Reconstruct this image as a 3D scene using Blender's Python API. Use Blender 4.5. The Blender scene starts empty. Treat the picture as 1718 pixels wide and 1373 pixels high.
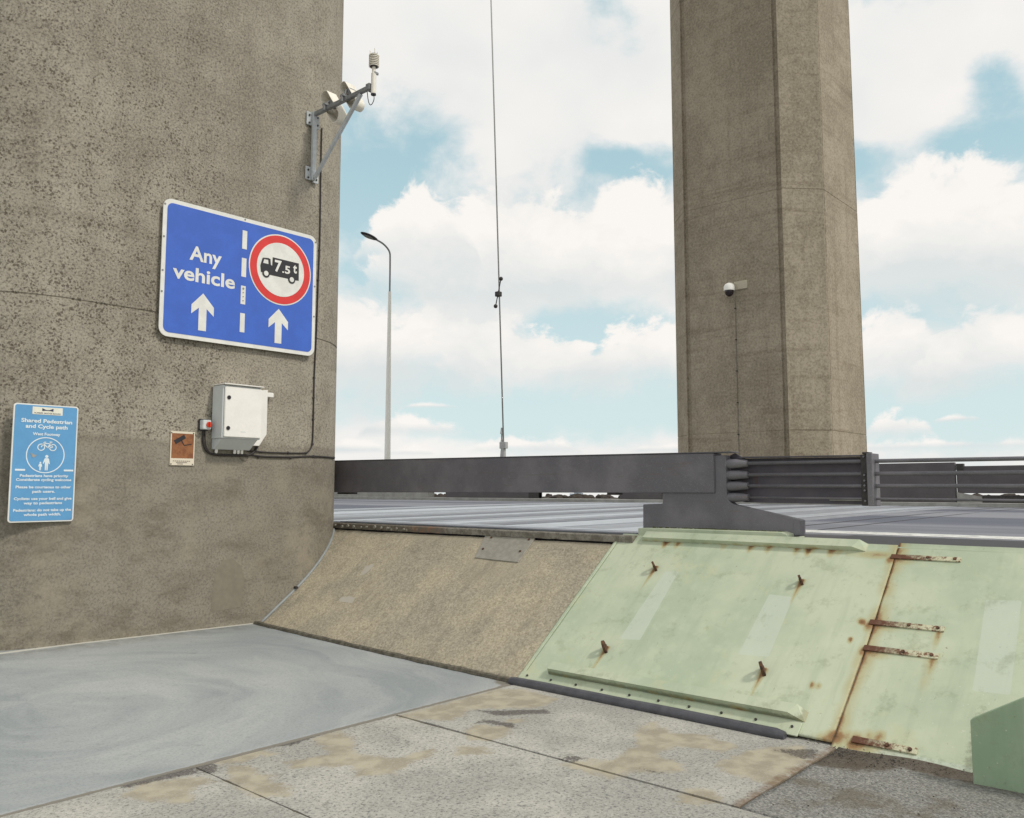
import bpy, bmesh, math, random
import numpy as np
from mathutils import Vector, Matrix, noise
random.seed(7)
R_ = math.radians
S = bpy.context.scene
COL = S.collection

# ------------------------------------------------------------------ camera
EYE = Vector((0, 0, 1.6)); YAW = R_(41.7); PITCH = math.atan(133.5/1420); FPX = 1420.0
cd = bpy.data.cameras.new('camera'); cam = bpy.data.objects.new('camera', cd); COL.objects.link(cam)
cd.sensor_fit = 'HORIZONTAL'; cd.sensor_width = 36; cd.lens = FPX/1718*36
cd.clip_start = 0.05; cd.clip_end = 60000
FW = Vector((math.cos(YAW)*math.cos(PITCH), math.sin(YAW)*math.cos(PITCH), math.sin(PITCH)))
RT = Vector((math.sin(YAW), -math.cos(YAW), 0)); UP = RT.cross(FW)
cam.matrix_world = Matrix(((RT.x, UP.x, -FW.x, EYE.x), (RT.y, UP.y, -FW.y, EYE.y), (RT.z, UP.z, -FW.z, EYE.z), (0, 0, 0, 1)))
S.camera = cam

# ------------------------------------------------------------------ node helper
class NT:
    def __init__(s, tree): s.t = tree; s.n = tree.nodes; s.l = tree.links
    def node(s, typ, **kw):
        n = s.n.new(typ)
        for k, v in kw.items(): setattr(n, k, v)
        return n
    def put(s, sock, v):
        if isinstance(v, bpy.types.NodeSocket): s.l.new(v, sock)
        elif v is not None:
            if hasattr(sock.default_value, '__len__') and not hasattr(v, '__len__'): v = (v,)*len(sock.default_value)
            if hasattr(sock.default_value, '__len__') and len(sock.default_value) == 4 and len(v) == 3: v = (*v, 1)
            sock.default_value = v
    def m(s, op, a, b=None, c=None, clamp=False):
        n = s.node('ShaderNodeMath', operation=op, use_clamp=clamp)
        for i, v in enumerate((a, b, c)):
            if v is not None: s.put(n.inputs[i], v)
        return n.outputs[0]
    def mix(s, fac, a, b, blend='MIX'):
        n = s.node('ShaderNodeMix', data_type='RGBA', blend_type=blend, clamp_factor=True)
        s.put(n.inputs[0], fac); s.put(n.inputs[6], a); s.put(n.inputs[7], b)
        return n.outputs[2]
    def ramp(s, v, lo, hi, a=0.0, b=1.0):
        n = s.node('ShaderNodeMapRange', interpolation_type='SMOOTHSTEP')
        s.put(n.inputs[0], v); s.put(n.inputs[1], lo); s.put(n.inputs[2], hi); s.put(n.inputs[3], a); s.put(n.inputs[4], b)
        return n.outputs[0]
    def noise(s, vec, scale, detail=3, rough=0.55, dist=0.0):
        n = s.node('ShaderNodeTexNoise')
        if vec is not None: s.put(n.inputs['Vector'], vec)
        s.put(n.inputs['Scale'], scale); s.put(n.inputs['Detail'], detail); s.put(n.inputs['Roughness'], rough); s.put(n.inputs['Distortion'], dist)
        return n.outputs[0]
    def noisec(s, vec, scale, detail=2):
        n = s.node('ShaderNodeTexNoise'); s.put(n.inputs['Vector'], vec); s.put(n.inputs['Scale'], scale); s.put(n.inputs['Detail'], detail)
        return n.outputs[1]
    def vor(s, vec, scale, out='Distance'):
        n = s.node('ShaderNodeTexVoronoi'); s.put(n.inputs['Vector'], vec); s.put(n.inputs['Scale'], scale)
        return n.outputs[out]
    def mapping(s, vec, scale=(1, 1, 1), loc=(0, 0, 0), rot=(0, 0, 0)):
        n = s.node('ShaderNodeMapping'); s.put(n.inputs[0], vec); n.inputs[1].default_value = loc; n.inputs[2].default_value = rot; n.inputs[3].default_value = scale
        return n.outputs[0]
    def sep(s, vec):
        n = s.node('ShaderNodeSeparateXYZ'); s.put(n.inputs[0], vec); return n.outputs
    def comb(s, x, y, z):
        n = s.node('ShaderNodeCombineXYZ'); s.put(n.inputs[0], x); s.put(n.inputs[1], y); s.put(n.inputs[2], z); return n.outputs[0]
def lin(c):
    """sRGB 0-255 to linear"""
    return tuple(((v/255)/12.92 if v/255 <= 0.04045 else ((v/255+0.055)/1.055)**2.4) for v in c)

# ------------------------------------------------------------------ sky and sun
SUN_EL, SUN_AZ = R_(47), R_(-78)          # world azimuth measured from +X; the sun stands behind the camera
W = bpy.data.worlds.new('World'); S.world = W; W.use_nodes = True
W.node_tree.nodes.clear(); w = NT(W.node_tree)
bg = w.node('ShaderNodeBackground'); out = w.node('ShaderNodeOutputWorld'); w.l.new(bg.outputs[0], out.inputs[0])
tc = w.node('ShaderNodeTexCoord'); D = tc.outputs['Generated']
sky = w.node('ShaderNodeTexSky', sky_type='NISHITA', sun_disc=False)
sky.sun_elevation = SUN_EL; sky.sun_rotation = math.pi/2 - SUN_AZ; sky.air_density = 1.0; sky.dust_density = 1.6; sky.ozone_density = 1.0
dx, dy, dz = w.sep(D)
AZ = w.m('ARCTAN2', dy, dx); EL = w.m('ARCSINE', dz)
AE = w.comb(AZ, EL, 0)
def azel(px, py):
    d = FW + RT*((px-859)/FPX) + UP*((686.5-py)/FPX); d.normalize()
    return math.atan2(d.y, d.x), math.asin(d.z)
def blob(px, py, rx, ry, amp):
    a, e = azel(px, py); kx, ky = FPX/rx/1.75, FPX/ry/1.75
    n = w.node('ShaderNodeVectorMath', operation='MULTIPLY_ADD'); w.put(n.inputs[0], AE); n.inputs[1].default_value = (kx, ky, 0); n.inputs[2].default_value = (-a*kx, -e*ky, 0)
    l = w.node('ShaderNodeVectorMath', operation='LENGTH'); w.put(l.inputs[0], n.outputs[0])
    return w.ramp(l.outputs['Value'], 0.0, 1.0, amp, 0.0)
base = None
for b in [(660, 235, 120, 85, -.75), (595, 345, 55, 75, -.6), (1030, 268, 50, 20, -.5), (1100, 275, 50, 36, -.55), (1640, 250, 80, 36, -.62), (1672, 130, 40, 40, -.6), (1445, 275, 45, 34, -.45),
          (700, 470, 130, 40, -.6), (985, 545, 110, 40, -.7), (1565, 510, 140, 36, -.7), (850, 690, 460, 50, -.8), (1560, 690, 200, 50, -.8), (900, 130, 260, 110, .35), (1500, 130, 100, 90, .25)]:
    v = blob(*b); base = v if base is None else w.m('ADD', base, v)
uv = w.comb(AZ, w.m('MULTIPLY', EL, 1.35), 0.37)
warp = w.noisec(uv, 9.0, 2)
vm = w.node('ShaderNodeVectorMath', operation='MULTIPLY_ADD'); w.put(vm.inputs[0], warp); w.put(vm.inputs[1], (.06, .06, .06)); w.put(vm.inputs[2], uv)
n1 = w.m('SUBTRACT', w.noise(vm.outputs[0], 7.0, 6, 0.60), .5)          # high soft layer
n2 = w.m('SUBTRACT', w.noise(vm.outputs[0], 22.0, 6, 0.59), .5)         # billows of the cumulus banks
soft = w.m('SUBTRACT', w.noise(uv, 6.0, 2, .5), .5)
dens = w.m('ADD', w.m('ADD', w.m('MULTIPLY', n1, 2.2), base), .34)
hi = w.ramp(dens, -.25, .42)
hz = w.ramp(EL, 0.0, .42, .76, .26)
blue = w.mix(.62, w.mix(1.0, sky.outputs[0], (1.1, 1.3, 1.15), 'MULTIPLY'), (3.5, 6.4, 7.3))
veil = w.mix(hz, blue, (7.7, 8.7, 8.7))
hicol = w.mix(w.m('ADD', w.m('MULTIPLY', soft, 2.4), w.m('ADD', .55, n1), clamp=True), (7.9, 8.1, 8.05), (9.3, 9.05, 8.75))
skyc = w.mix(hi, veil, hicol)
# cumulus banks, farthest first: crisp billowing tops, soft grey bases
lump = w.m('ADD', w.m('MULTIPLY', n2, 1.9), w.m('MULTIPLY', n1, 1.3))
for px, pb, rx, hp, amp in [(1580, 752, 150, 20, .8), (880, 757, 95, 30, 1.0), (1115, 757, 60, 16, .9), (690, 762, 40, 16, .9), (590, 756, 60, 18, .8),
                       (1500, 728, 50, 46, .8), (1612, 706, 34, 12, .7), (700, 724, 85, 32, .9), (735, 684, 60, 11, .6),
                       (880, 645, 190, 112, .8), (590, 650, 120, 165, .7), (735, 648, 130, 142, .7), (1090, 648, 125, 130, .7), (1490, 645, 105, 125, .6), (1650, 645, 115, 115, .6),
                       (880, 500, 330, 190, .8), (700, 440, 110, 140, .7), (1060, 500, 150, 215, .7), (1600, 490, 230, 215, .7)]:
    a, e = azel(px, pb); kx, ky = FPX/rx, FPX/hp
    n = w.node('ShaderNodeVectorMath', operation='MULTIPLY_ADD'); w.put(n.inputs[0], AE); n.inputs[1].default_value = (kx, ky, 0); n.inputs[2].default_value = (-a*kx, -e*ky, 0)
    u, v, _ = w.sep(n.outputs[0])
    top = w.m('ADD', w.m('SUBTRACT', 1.0, w.m('MULTIPLY', u, u)), w.m('MULTIPLY', lump, amp*min(1.6, 110/hp)))
    d = w.m('SUBTRACT', top, v)
    mk_ = w.m('MULTIPLY', w.ramp(d, 0, min(.55, 14/hp+.07)), w.ramp(w.m('ADD', v, w.m('MULTIPLY', n1, 1.2)), -.28, .30))
    sh = w.m('ADD', w.ramp(v, -.05, .62), w.m('ADD', w.m('MULTIPLY', n2, 1.2), w.m('MULTIPLY', soft, 1.4)), clamp=True)
    skyc = w.mix(mk_, skyc, w.mix(sh, (7.3, 7.7, 7.7), (9.6, 9.25, 8.85)))
w.put(bg.inputs[0], skyc); bg.inputs[1].default_value = 0.1
try: W.cycles.sampling_method = 'NONE'      # the sky is broad and even: plain sampling is enough and faster
except Exception: pass
sl = bpy.data.lights.new('sun', 'SUN'); sl.energy = 1.9; sl.angle = R_(6.5); sl.color = (1, .95, .87)
so = bpy.data.objects.new('sun', sl); COL.objects.link(so)
sd = Vector((math.cos(SUN_AZ)*math.cos(SUN_EL), math.sin(SUN_AZ)*math.cos(SUN_EL), math.sin(SUN_EL)))
so.rotation_euler = sd.to_track_quat('Z', 'Y').to_euler(); so.location = sd*60
S.view_settings.view_transform = 'Standard'; S.view_settings.look = 'None'; S.view_settings.exposure = 0.0; S.view_settings.gamma = 1.0
S.view_settings.use_curve_mapping = False
S.render.resolution_x = 1024; S.render.resolution_y = 818
try: S.cycles.max_bounces = 4; S.cycles.diffuse_bounces = 3; S.cycles.glossy_bounces = 2
except Exception: pass

# ------------------------------------------------------------------ pixel to point (layout of the place was measured this way)
def ray(px, py): return FW + RT*((px-859)/FPX) + UP*((686.5-py)/FPX)
def on(ax, v, px, py):
    d = ray(px, py); return EYE + d*((v-EYE[ax])/d[ax])
KS = 0.7423; AL = math.atan(KS); XF = 5.41           # the sloping face: foot at XF, gradient KS
def onslope(px, py):
    d = ray(px, py); t = (KS*-XF-EYE.z)/(d.z-KS*d.x); P = EYE+d*t
    return (P.x-XF)/math.cos(AL), P.y

# ------------------------------------------------------------------ materials
M = {}
def newmat(name):
    m = bpy.data.materials.new(name); m.use_nodes = True; t = NT(m.node_tree)
    b = t.n['Principled BSDF']; M[name] = m
    g = t.node('ShaderNodeNewGeometry'); o = t.node('ShaderNodeTexCoord')
    return m, t, b, g.outputs['Position'], o.outputs['Object']
def bump(t, b, h, strength, dist=.01):
    n = t.node('ShaderNodeBump'); t.put(n.inputs['Strength'], strength); t.put(n.inputs['Distance'], dist); t.put(n.inputs['Height'], h); t.l.new(n.outputs[0], b.inputs['Normal'])
def attr(t, name='mask'):
    a = t.node('ShaderNodeAttribute', attribute_name=name)
    n = t.node('ShaderNodeSeparateColor'); t.l.new(a.outputs['Color'], n.inputs[0]); return n.outputs
def simple(name, col, rough=.5, metal=0, var=.12, scale=12, bmp=.05, col2=None):
    m, t, b, P, O = newmat(name)
    c = lin(col); c2 = lin(col2) if col2 else tuple(v*(1-2.2*var) for v in c)
    n = t.noise(P, scale, 5, .62); fine = t.noise(P, scale*14, 3, .6)
    f = t.ramp(t.m('ADD', t.m('MULTIPLY', n, .75), t.m('MULTIPLY', fine, .25)), .38, .64)
    t.put(b.inputs['Base Color'], t.mix(f, c2, c)); b.inputs['Metallic'].default_value = metal
    t.put(b.inputs['Roughness'], t.m('ADD', t.m('MULTIPLY', n, .2), rough-.1))
    if bmp: bump(t, b, fine, bmp, .004)
    return m

def concrete_tower(name, spots, c_lo, c_hi, c_dark):
    m, t, b, P, O = newmat(name)
    x, y, z = t.sep(P)
    big = t.noise(P, .55, 5, .6); mid = t.noise(P, 3.1, 5, .62)
    fine = t.noise(P, 42 if spots else 16, 3, .75); grit = t.noise(P, 110, 2, .6)
    c = t.mix(t.ramp(t.m('ADD', t.m('MULTIPLY', big, .6), t.m('MULTIPLY', mid, .4)), .38, .62), lin(c_lo), lin(c_hi))
    # lift bands: stretched along the horizontal
    band = t.noise(t.mapping(P, (.22, .22, 3.6)), 1.0, 7, .66, .5)
    c = t.mix(t.m('MULTIPLY', t.ramp(band, .52, .68), .42 if not spots else .30), c, lin(c_dark))
    # rain streaks: stretched along the vertical
    st = t.noise(t.mapping(P, (3.0, 3.0, .16)), 1.0, 5, .6)
    c = t.mix(t.m('MULTIPLY', t.ramp(st, .52, .72), .32), c, lin(c_dark))
    # exposed aggregate
    low_ = t.ramp(z, 2.0, 2.2, .9, 1.0) if spots else 1.0
    c = t.mix(t.m('MULTIPLY', t.ramp(fine, .47, .66), t.m('MULTIPLY', low_, .62) if spots else .38), c, tuple(v*.42 for v in lin(c_dark)))
    c = t.mix(t.m('MULTIPLY', t.ramp(fine, .48, .34), .40), c, lin((186, 176, 156)))
    pale2 = t.vor(P, 24); c = t.mix(t.m('MULTIPLY', t.ramp(pale2, .13, .07), .55), c, lin((190, 182, 165)))
    h = t.m('ADD', t.m('MULTIPLY', fine, .6), t.m('MULTIPLY', grit, .4))
    if spots:
        # dark lichen blotches above the old wash line, thinning towards the inner corner
        nv = t.node('ShaderNodeVectorMath', operation='MULTIPLY_ADD'); t.put(nv.inputs[0], t.noisec(P, 30, 2)); nv.inputs[1].default_value = (.035,)*3; t.put(nv.inputs[2], P)
        v1 = t.vor(nv.outputs[0], 28.0); v2 = t.vor(nv.outputs[0], 41.0); cl = t.noise(P, 5.5, 4, .7)
        dl = t.m('ADD', z, t.m('MULTIPLY', t.m('SUBTRACT', mid, .5), .25))
        reg = t.m('MULTIPLY', t.ramp(x, 6.3, 4.3, .25, 1.0), t.ramp(z, 9.0, 4.4, .55, 1.0))
        reg = t.m('MULTIPLY', reg, t.ramp(dl, 2.02, 2.2))
        thr = t.m('MULTIPLY', reg, t.ramp(cl, .30, .70, .16, .50))
        sm = t.m('MAXIMUM', t.ramp(t.m('SUBTRACT', thr, v1), -.02, .13), t.m('MULTIPLY', t.ramp(t.m('SUBTRACT', t.m('MULTIPLY', thr, .8), v2), -.02, .12), .7))
        c = t.mix(t.m('MULTIPLY', sm, .72), c, lin((74, 66, 54)))
        # duller, browner band under the wash line
        c = t.mix(t.m('MULTIPLY', t.ramp(dl, 2.22, 1.98), .40), c, lin((108, 103, 92)))
        low = t.noise(P, 1.7, 6, .65)
        c = t.mix(t.m('MULTIPLY', t.m('MULTIPLY', t.ramp(low, .50, .66), t.ramp(z, 2.1, 1.6)), .55), c, lin((158, 149, 131)))
        c = t.mix(t.m('MULTIPLY', t.m('MULTIPLY', t.ramp(t.noise(t.mapping(P, (1, 1, 1.9)), 1.5, 8, .72), .46, .68), t.ramp(z, 2.1, 1.6)), .5), c, lin((92, 84, 71)))
        c = t.mix(t.m('MULTIPLY', t.ramp(t.m('ABSOLUTE', t.m('SUBTRACT', dl, 2.09)), .05, .0), .2), c, lin((88, 79, 66)))
    t.put(b.inputs['Base Color'], c); b.inputs['Roughness'].default_value = .92; b.inputs['Specular IOR Level'].default_value = .25
    bump(t, b, h, .5, .006)
    return m
concrete_tower('tower_concrete', True, (143, 136, 123), (166, 159, 145), (118, 111, 98))
concrete_tower('far_tower_concrete', False, (150, 140, 122), (172, 161, 142), (122, 108, 90))

# sloping concrete: sandy exposed aggregate
m, t, b, P, O = newmat('slope_concrete')
mk = attr(t)
big = t.noise(P, 1.6, 5, .6); fine = t.noise(P, 55, 3, .75); grit = t.noise(P, 150, 2, .6)
c = t.mix(t.ramp(big, .4, .62), lin((160, 153, 136)), lin((184, 173, 149)))
c = t.mix(t.m('MULTIPLY', mk[1], .8), c, lin((166, 157, 138)))
gg = t.mix(t.vor(P, 62, 'Color'), lin((104, 96, 80)), lin((212, 200, 176)))
c = t.mix(t.m('SUBTRACT', .42, t.m('MULTIPLY', mk[1], .3)), c, gg)
c = t.mix(t.m('MULTIPLY', t.ramp(fine, .5, .68), .42), c, lin((88, 79, 64)))
c = t.mix(t.m('MULTIPLY', t.ramp(t.noise(t.mapping(P, (1.2, 3.2, 1.2)), 1.6, 7, .72), .50, .68), .36), c, lin((114, 108, 96)))
c = t.mix(t.ramp(t.m('ADD', mk[0], t.m('MULTIPLY', t.noise(P, 30, 3), .5)), .55, .85), c, lin((178, 172, 160)))
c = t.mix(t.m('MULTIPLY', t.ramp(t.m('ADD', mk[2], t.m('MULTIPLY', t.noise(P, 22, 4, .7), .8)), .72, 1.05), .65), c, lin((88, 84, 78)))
t.put(b.inputs['Base Color'], c); b.inputs['Roughness'].default_value = .93; b.inputs['Specular IOR Level'].default_value = .25
bump(t, b, t.m('ADD', t.m('MULTIPLY', fine, .5), t.m('MULTIPLY', grit, .5)), .7, .008)

# trowelled grey membrane on the footway
m, t, b, P, O = newmat('membrane')
wv = t.node('ShaderNodeVectorMath', operation='MULTIPLY_ADD'); t.put(wv.inputs[0], t.noisec(P, .9, 2)); wv.inputs[1].default_value = (.9, .9, 0); t.put(wv.inputs[2], P)
dv = t.node('ShaderNodeVectorMath', operation='DISTANCE'); t.put(dv.inputs[0], wv.outputs[0]); dv.inputs[1].default_value = (2.9, 7.0, .0)
px_, py_, pz_ = t.sep(P); ang = t.m('ARCTAN2', t.m('SUBTRACT', py_, 6.9), t.m('SUBTRACT', px_, 2.4))
sw = t.noise(t.comb(t.m('MULTIPLY', dv.outputs['Value'], 1.9), t.m('MULTIPLY', ang, .8), 0), 1.0, 5, .6, .3)
sw2 = t.noise(t.comb(t.m('MULTIPLY', dv.outputs['Value'], 8), t.m('MULTIPLY', ang, 2.0), 0), 1.0, 4, .65, .6)
big = t.noise(P, .45, 4, .55); fine = t.noise(P, 62, 3, .8)
c = t.mix(t.ramp(t.m('ADD', t.m('MULTIPLY', sw, .5), t.m('MULTIPLY', big, .5)), .32, .68), lin((139, 145, 147)), lin((174, 176, 173)))
c = t.mix(t.m('MULTIPLY', t.ramp(sw2, .48, .68), .16), c, lin((194, 194, 190)))
c = t.mix(t.m('MULTIPLY', t.ramp(sw2, .46, .34), .08), c, lin((112, 120, 124)))
c = t.mix(t.m('MULTIPLY', t.ramp(fine, .42, .68), .42), c, lin((116, 120, 121)))
edge = attr(t)
c = t.mix(t.m('MULTIPLY', t.ramp(t.noise(P, 5, 7, .75), .58, .70), .30), c, lin((104, 108, 108)))
c = t.mix(t.m('MULTIPLY', t.ramp(t.noise(P, 9, 8, .85), .70, .73), .8), c, lin((78, 78, 76)))
c = t.mix(t.m('MULTIPLY', edge[2], t.ramp(t.noise(P, 6, 5, .7), .35, .65, .1, .6)), c, lin((106, 104, 98)))
c = t.mix(t.ramp(t.m('ADD', edge[0], t.m('MULTIPLY', t.noise(P, 25, 3), .3)), .75, .95), c, lin((196, 194, 184)))
c = t.mix(t.m('MULTIPLY', t.ramp(t.m('ADD', edge[1], t.m('MULTIPLY', t.noise(P, 18, 4, .7), .6)), .75, 1.0), .8), c, lin((112, 104, 90)))
t.put(b.inputs['Base Color'], c); t.put(b.inputs['Roughness'], t.m('ADD', t.m('MULTIPLY', sw, .25), .5)); b.inputs['Specular IOR Level'].default_value = .35
bump(t, b, t.m('ADD', t.m('MULTIPLY', sw2, .35), t.m('MULTIPLY', fine, .25)), .12, .005)

# footway slabs with tan paint left in patches and dark eroded spots
m, t, b, P, O = newmat('slab')
mk = attr(t); fine = t.noise(P, 70, 3, .8); mid = t.noise(P, 9, 5, .65); grit = t.vor(P, 85, 'Color'); big = t.noise(P, 1.4, 5, .6)
c = t.mix(t.ramp(big, .4, .62), lin((160, 158, 150)), lin((186, 183, 173)))
c = t.mix(.26, c, t.mix(grit, lin((84, 84, 84)), lin((204, 202, 194))))
c = t.mix(t.m('MULTIPLY', t.ramp(t.noise(P, 48, 4, .8), .52, .62), .75), c, lin((92, 92, 92)))
c = t.mix(t.m('MULTIPLY', t.ramp(mid, .58, .7), .42), c, lin((104, 103, 99)))
tan = t.ramp(t.m('ADD', mk[0], t.m('MULTIPLY', t.m('SUBTRACT', t.noise(P, 9, 7, .75), .5), 1.7)), .34, .78)
tcol = t.mix(t.ramp(t.noise(P, 6, 4), .4, .62), lin((152, 143, 124)), lin((176, 167, 145)))
c = t.mix(t.m('MULTIPLY', tan, t.ramp(fine, .64, .52, .35, .92)), c, tcol)
dk = t.ramp(t.m('ADD', mk[1], t.m('MULTIPLY', t.m('SUBTRACT', t.noise(P, 34, 5, .8), .5), 2.6)), .52, .85)
c = t.mix(t.m('MULTIPLY', dk, .78), c, t.mix(t.ramp(fine, .45, .6), lin((58, 52, 50)), lin((112, 106, 100))))
c = t.mix(t.m('MULTIPLY', t.ramp(t.m('ADD', mk[2], t.m('MULTIPLY', t.m('SUBTRACT', mid, .5), 1.0)), .5, .8), .7), c, lin((110, 88, 66)))
t.put(b.inputs['Base Color'], c); b.inputs['Roughness'].default_value = .9; b.inputs['Specular IOR Level'].default_value = .3
bump(t, b, t.m('SUBTRACT', t.m('ADD', t.m('MULTIPLY', fine, .4), t.m('MULTIPLY', tan, .35)), t.m('MULTIPLY', dk, .6)), .5, .008)

# asphalt repair
m, t, b, P, O = newmat('asphalt_patch')
fine = t.noise(P, 80, 3, .8); g2 = t.vor(P, 85, 'Color'); d2 = t.vor(P, 85); big = t.noise(P, 2.5, 5, .6); mk = attr(t)
c = t.mix(t.ramp(fine, .35, .65), lin((86, 86, 84)), lin((142, 140, 134)))
c = t.mix(.40, c, t.mix(g2, lin((52, 52, 52)), lin((196, 194, 186))))
c = t.mix(t.m('MULTIPLY', t.ramp(big, .50, .64), .6), c, lin((96, 84, 66)))
c = t.mix(t.m('MULTIPLY', t.ramp(t.m('ADD', mk[0], t.m('MULTIPLY', t.noise(P, 14, 4), .7)), .7, 1.0), .8), c, lin((78, 66, 52)))
t.put(b.inputs['Base Color'], c); b.inputs['Roughness'].default_value = .92
bump(t, b, t.m('ADD', t.m('MULTIPLY', d2, -.6), fine), .8, .008)

# pale green paint on steel with rust, pale repaint patches, chips
def green(name, g1=(174, 186, 160), g2=(193, 200, 174)):
    m, t, b, P, O = newmat(name)
    mk = attr(t)
    big = t.noise(P, 1.1, 5, .55); mid = t.noise(P, 7, 5, .6); fine = t.noise(P, 60, 4, .7)
    run = t.noise(t.mapping(O, (1.0, 9.0, 1.0)), 1.0, 5, .6)
    c = t.mix(t.ramp(big, .38, .62), lin(g1), lin(g2))
    c = t.mix(t.m('MULTIPLY', t.ramp(mid, .46, .68), .3), c, lin(tuple(min(255, v+9) for v in g2)))
    c = t.mix(t.m('MULTIPLY', t.ramp(run, .50, .68), .30), c, lin(tuple(v-12 for v in g1)))
    c = t.mix(t.m('MULTIPLY', t.ramp(t.noise(P, 2.6, 6, .7), .57, .68), .38), c, lin((198, 196, 158)))
    c = t.mix(t.m('MULTIPLY', t.ramp(t.m('ADD', mk[1], t.m('MULTIPLY', t.m('SUBTRACT', mid, .5), .18)), .40, .58), .66), c, lin((197, 205, 190)))
    # specks, chips, dirt; the third mask channel also carries painted shade
    c = t.mix(t.m('MULTIPLY', t.ramp(t.noise(P, 38, 5, .8), .675, .70), .75), c, lin((96, 98, 78)))
    c = t.mix(t.m('MULTIPLY', t.ramp(t.vor(P, 15), .06, .035), .7), c, lin((214, 218, 204)))
    dirt_shade = t.ramp(t.m('ADD', mk[2], t.m('MULTIPLY', t.m('SUBTRACT', t.noise(P, 30, 5, .75), .5), 1.0)), .45, .85)
    c = t.mix(t.m('MULTIPLY', dirt_shade, .55), c, lin((88, 92, 66)))
    c = t.mix(t.m('MULTIPLY', t.ramp(t.noise(P, 4.5, 8, .75), .53, .68), .40), c, lin((136, 143, 112)))
    c = t.mix(t.m('MULTIPLY', t.ramp(t.noise(P, 19, 8, .82), .645, .675), .75), c, lin((112, 84, 60)))
    c = t.mix(t.m('MULTIPLY', t.ramp(t.noise(P, 14, 7, .8), .36, .33), .6), c, lin((208, 212, 196)))
    sc_ = t.noise(t.mapping(P, (5, 26, 12), rot=(.3, .2, .7)), 1.0, 5, .8)
    c = t.mix(t.m('MULTIPLY', t.ramp(sc_, .665, .69), .5), c, lin((120, 118, 98)))
    # rust: wide yellow bleed, orange, then dark scale
    r = t.m('ADD', mk[0], t.m('MULTIPLY', t.m('SUBTRACT', t.noise(P, 26, 6, .75), .5), .55))
    r2 = t.m('ADD', mk[0], t.m('MULTIPLY', t.m('SUBTRACT', mid, .5), .3))
    c = t.mix(t.m('MULTIPLY', t.ramp(r2, .10, .42), .60), c, lin((176, 163, 112)))
    c = t.mix(t.m('MULTIPLY', t.ramp(r, .38, .72), .85), c, lin((142, 102, 64)))
    c = t.mix(t.m('MULTIPLY', t.ramp(r, .72, .98), .9), c, t.mix(t.ramp(fine, .4, .6), lin((74, 54, 42)), lin((120, 88, 66))))
    t.put(b.inputs['Base Color'], c)
    t.put(b.inputs['Roughness'], t.m('ADD', t.m('MULTIPLY', t.ramp(r, .3, .8), .35), .50)); b.inputs['Specular IOR Level'].default_value = .35
    bump(t, b, t.m('ADD', t.m('MULTIPLY', fine, .35), t.m('MULTIPLY', t.ramp(r, .5, .9), .6)), .22, .005)
green('green_paint'); green('green_paint_shaded', (146, 169, 140), (160, 179, 150))  # second tone: same paint, with the end box's shade put into the colour
m, t, b, P, O = newmat('strap_paint')
n = t.noise(P, 30, 6, .75); c = t.mix(t.ramp(n, .49, .60), lin((200, 198, 168)), lin((122, 88, 64)))
mk = attr(t); c = t.mix(t.ramp(t.m('ADD', mk[0], t.m('MULTIPLY', n, .6)), .7, 1.0), c, lin((98, 62, 42)))
t.put(b.inputs['Base Color'], c); b.inputs['Roughness'].default_value = .75; bump(t, b, n, .5, .004)
simple('rusty_iron', (112, 78, 54), .9, 0, .25, 40, .5, col2=(58, 44, 36))
# road
m, t, b, P, O = newmat('road_asphalt')
x, y, z = t.sep(P); fine = t.noise(P, 60, 3, .7); big = t.noise(t.mapping(P, (1, .1, 1)), 1.3, 4, .55)
wb = t.m('ADD', x, t.m('MULTIPLY', big, 1.2))
c = t.mix(t.ramp(big, .4, .6), lin((118, 120, 127)), lin((138, 139, 145)))
track = t.m('ADD', t.ramp(t.m('ABSOLUTE', t.m('SUBTRACT', wb, 12.8)), 1.6, .8), t.ramp(t.m('ABSOLUTE', t.m('SUBTRACT', wb, 17.5)), 1.2, .6))
c = t.mix(t.m('MULTIPLY', track, .75), c, lin((94, 97, 110)))
c = t.mix(t.ramp(x, 8.5, 8.1), c, lin((84, 82, 84)))
c = t.mix(t.m('MULTIPLY', t.ramp(fine, .5, .7), .2), c, lin((176, 176, 176)))
t.put(b.inputs['Base Color'], c); b.inputs['Roughness'].default_value = .85; b.inputs['Specular IOR Level'].default_value = .12; bump(t, b, fine, .3, .004)
simple('road_paint', (228, 227, 222), .7, 0, .18, 9, .2)
simple('joint_steel_light', (182, 187, 194), .42, .0, .10, 5, .05)
simple('joint_steel_mid', (154, 157, 164), .5, .0, .12, 5, .05)
simple('joint_steel_dark', (126, 129, 136), .6, 0, .12, 5, .05)
simple('tar', (66, 65, 68), .8, 0, .1, 10, .1)
m, t, b, P, O = newmat('kerb_edge')
x, y, z = t.sep(P); n = t.noise(P, 14, 6, .75); n2 = t.noise(P, 45, 4, .7)
c = t.mix(t.ramp(n, .40, .62), lin((112, 106, 96)), lin((148, 143, 132)))
left = t.ramp(y, 7.2, 8.0)
c = t.mix(t.m('MULTIPLY', left, .6), c, lin((92, 82, 68)))
c = t.mix(t.m('MULTIPLY', t.m('MULTIPLY', left, t.ramp(t.vor(P, 11), .22, .10)), .8), c, lin((178, 172, 158)))
ru = t.m('MULTIPLY', t.ramp(t.m('ABSOLUTE', t.m('SUBTRACT', y, 7.45)), .42, .10), t.ramp(n, .42, .55))
c = t.mix(t.m('MULTIPLY', ru, .7), c, lin((132, 92, 62)))
c = t.mix(t.m('MULTIPLY', t.ramp(n2, .55, .7), .4), c, lin((74, 70, 64)))
t.put(b.inputs['Base Color'], c); b.inputs['Roughness'].default_value = .85; bump(t, b, n2, .6, .008)
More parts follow.
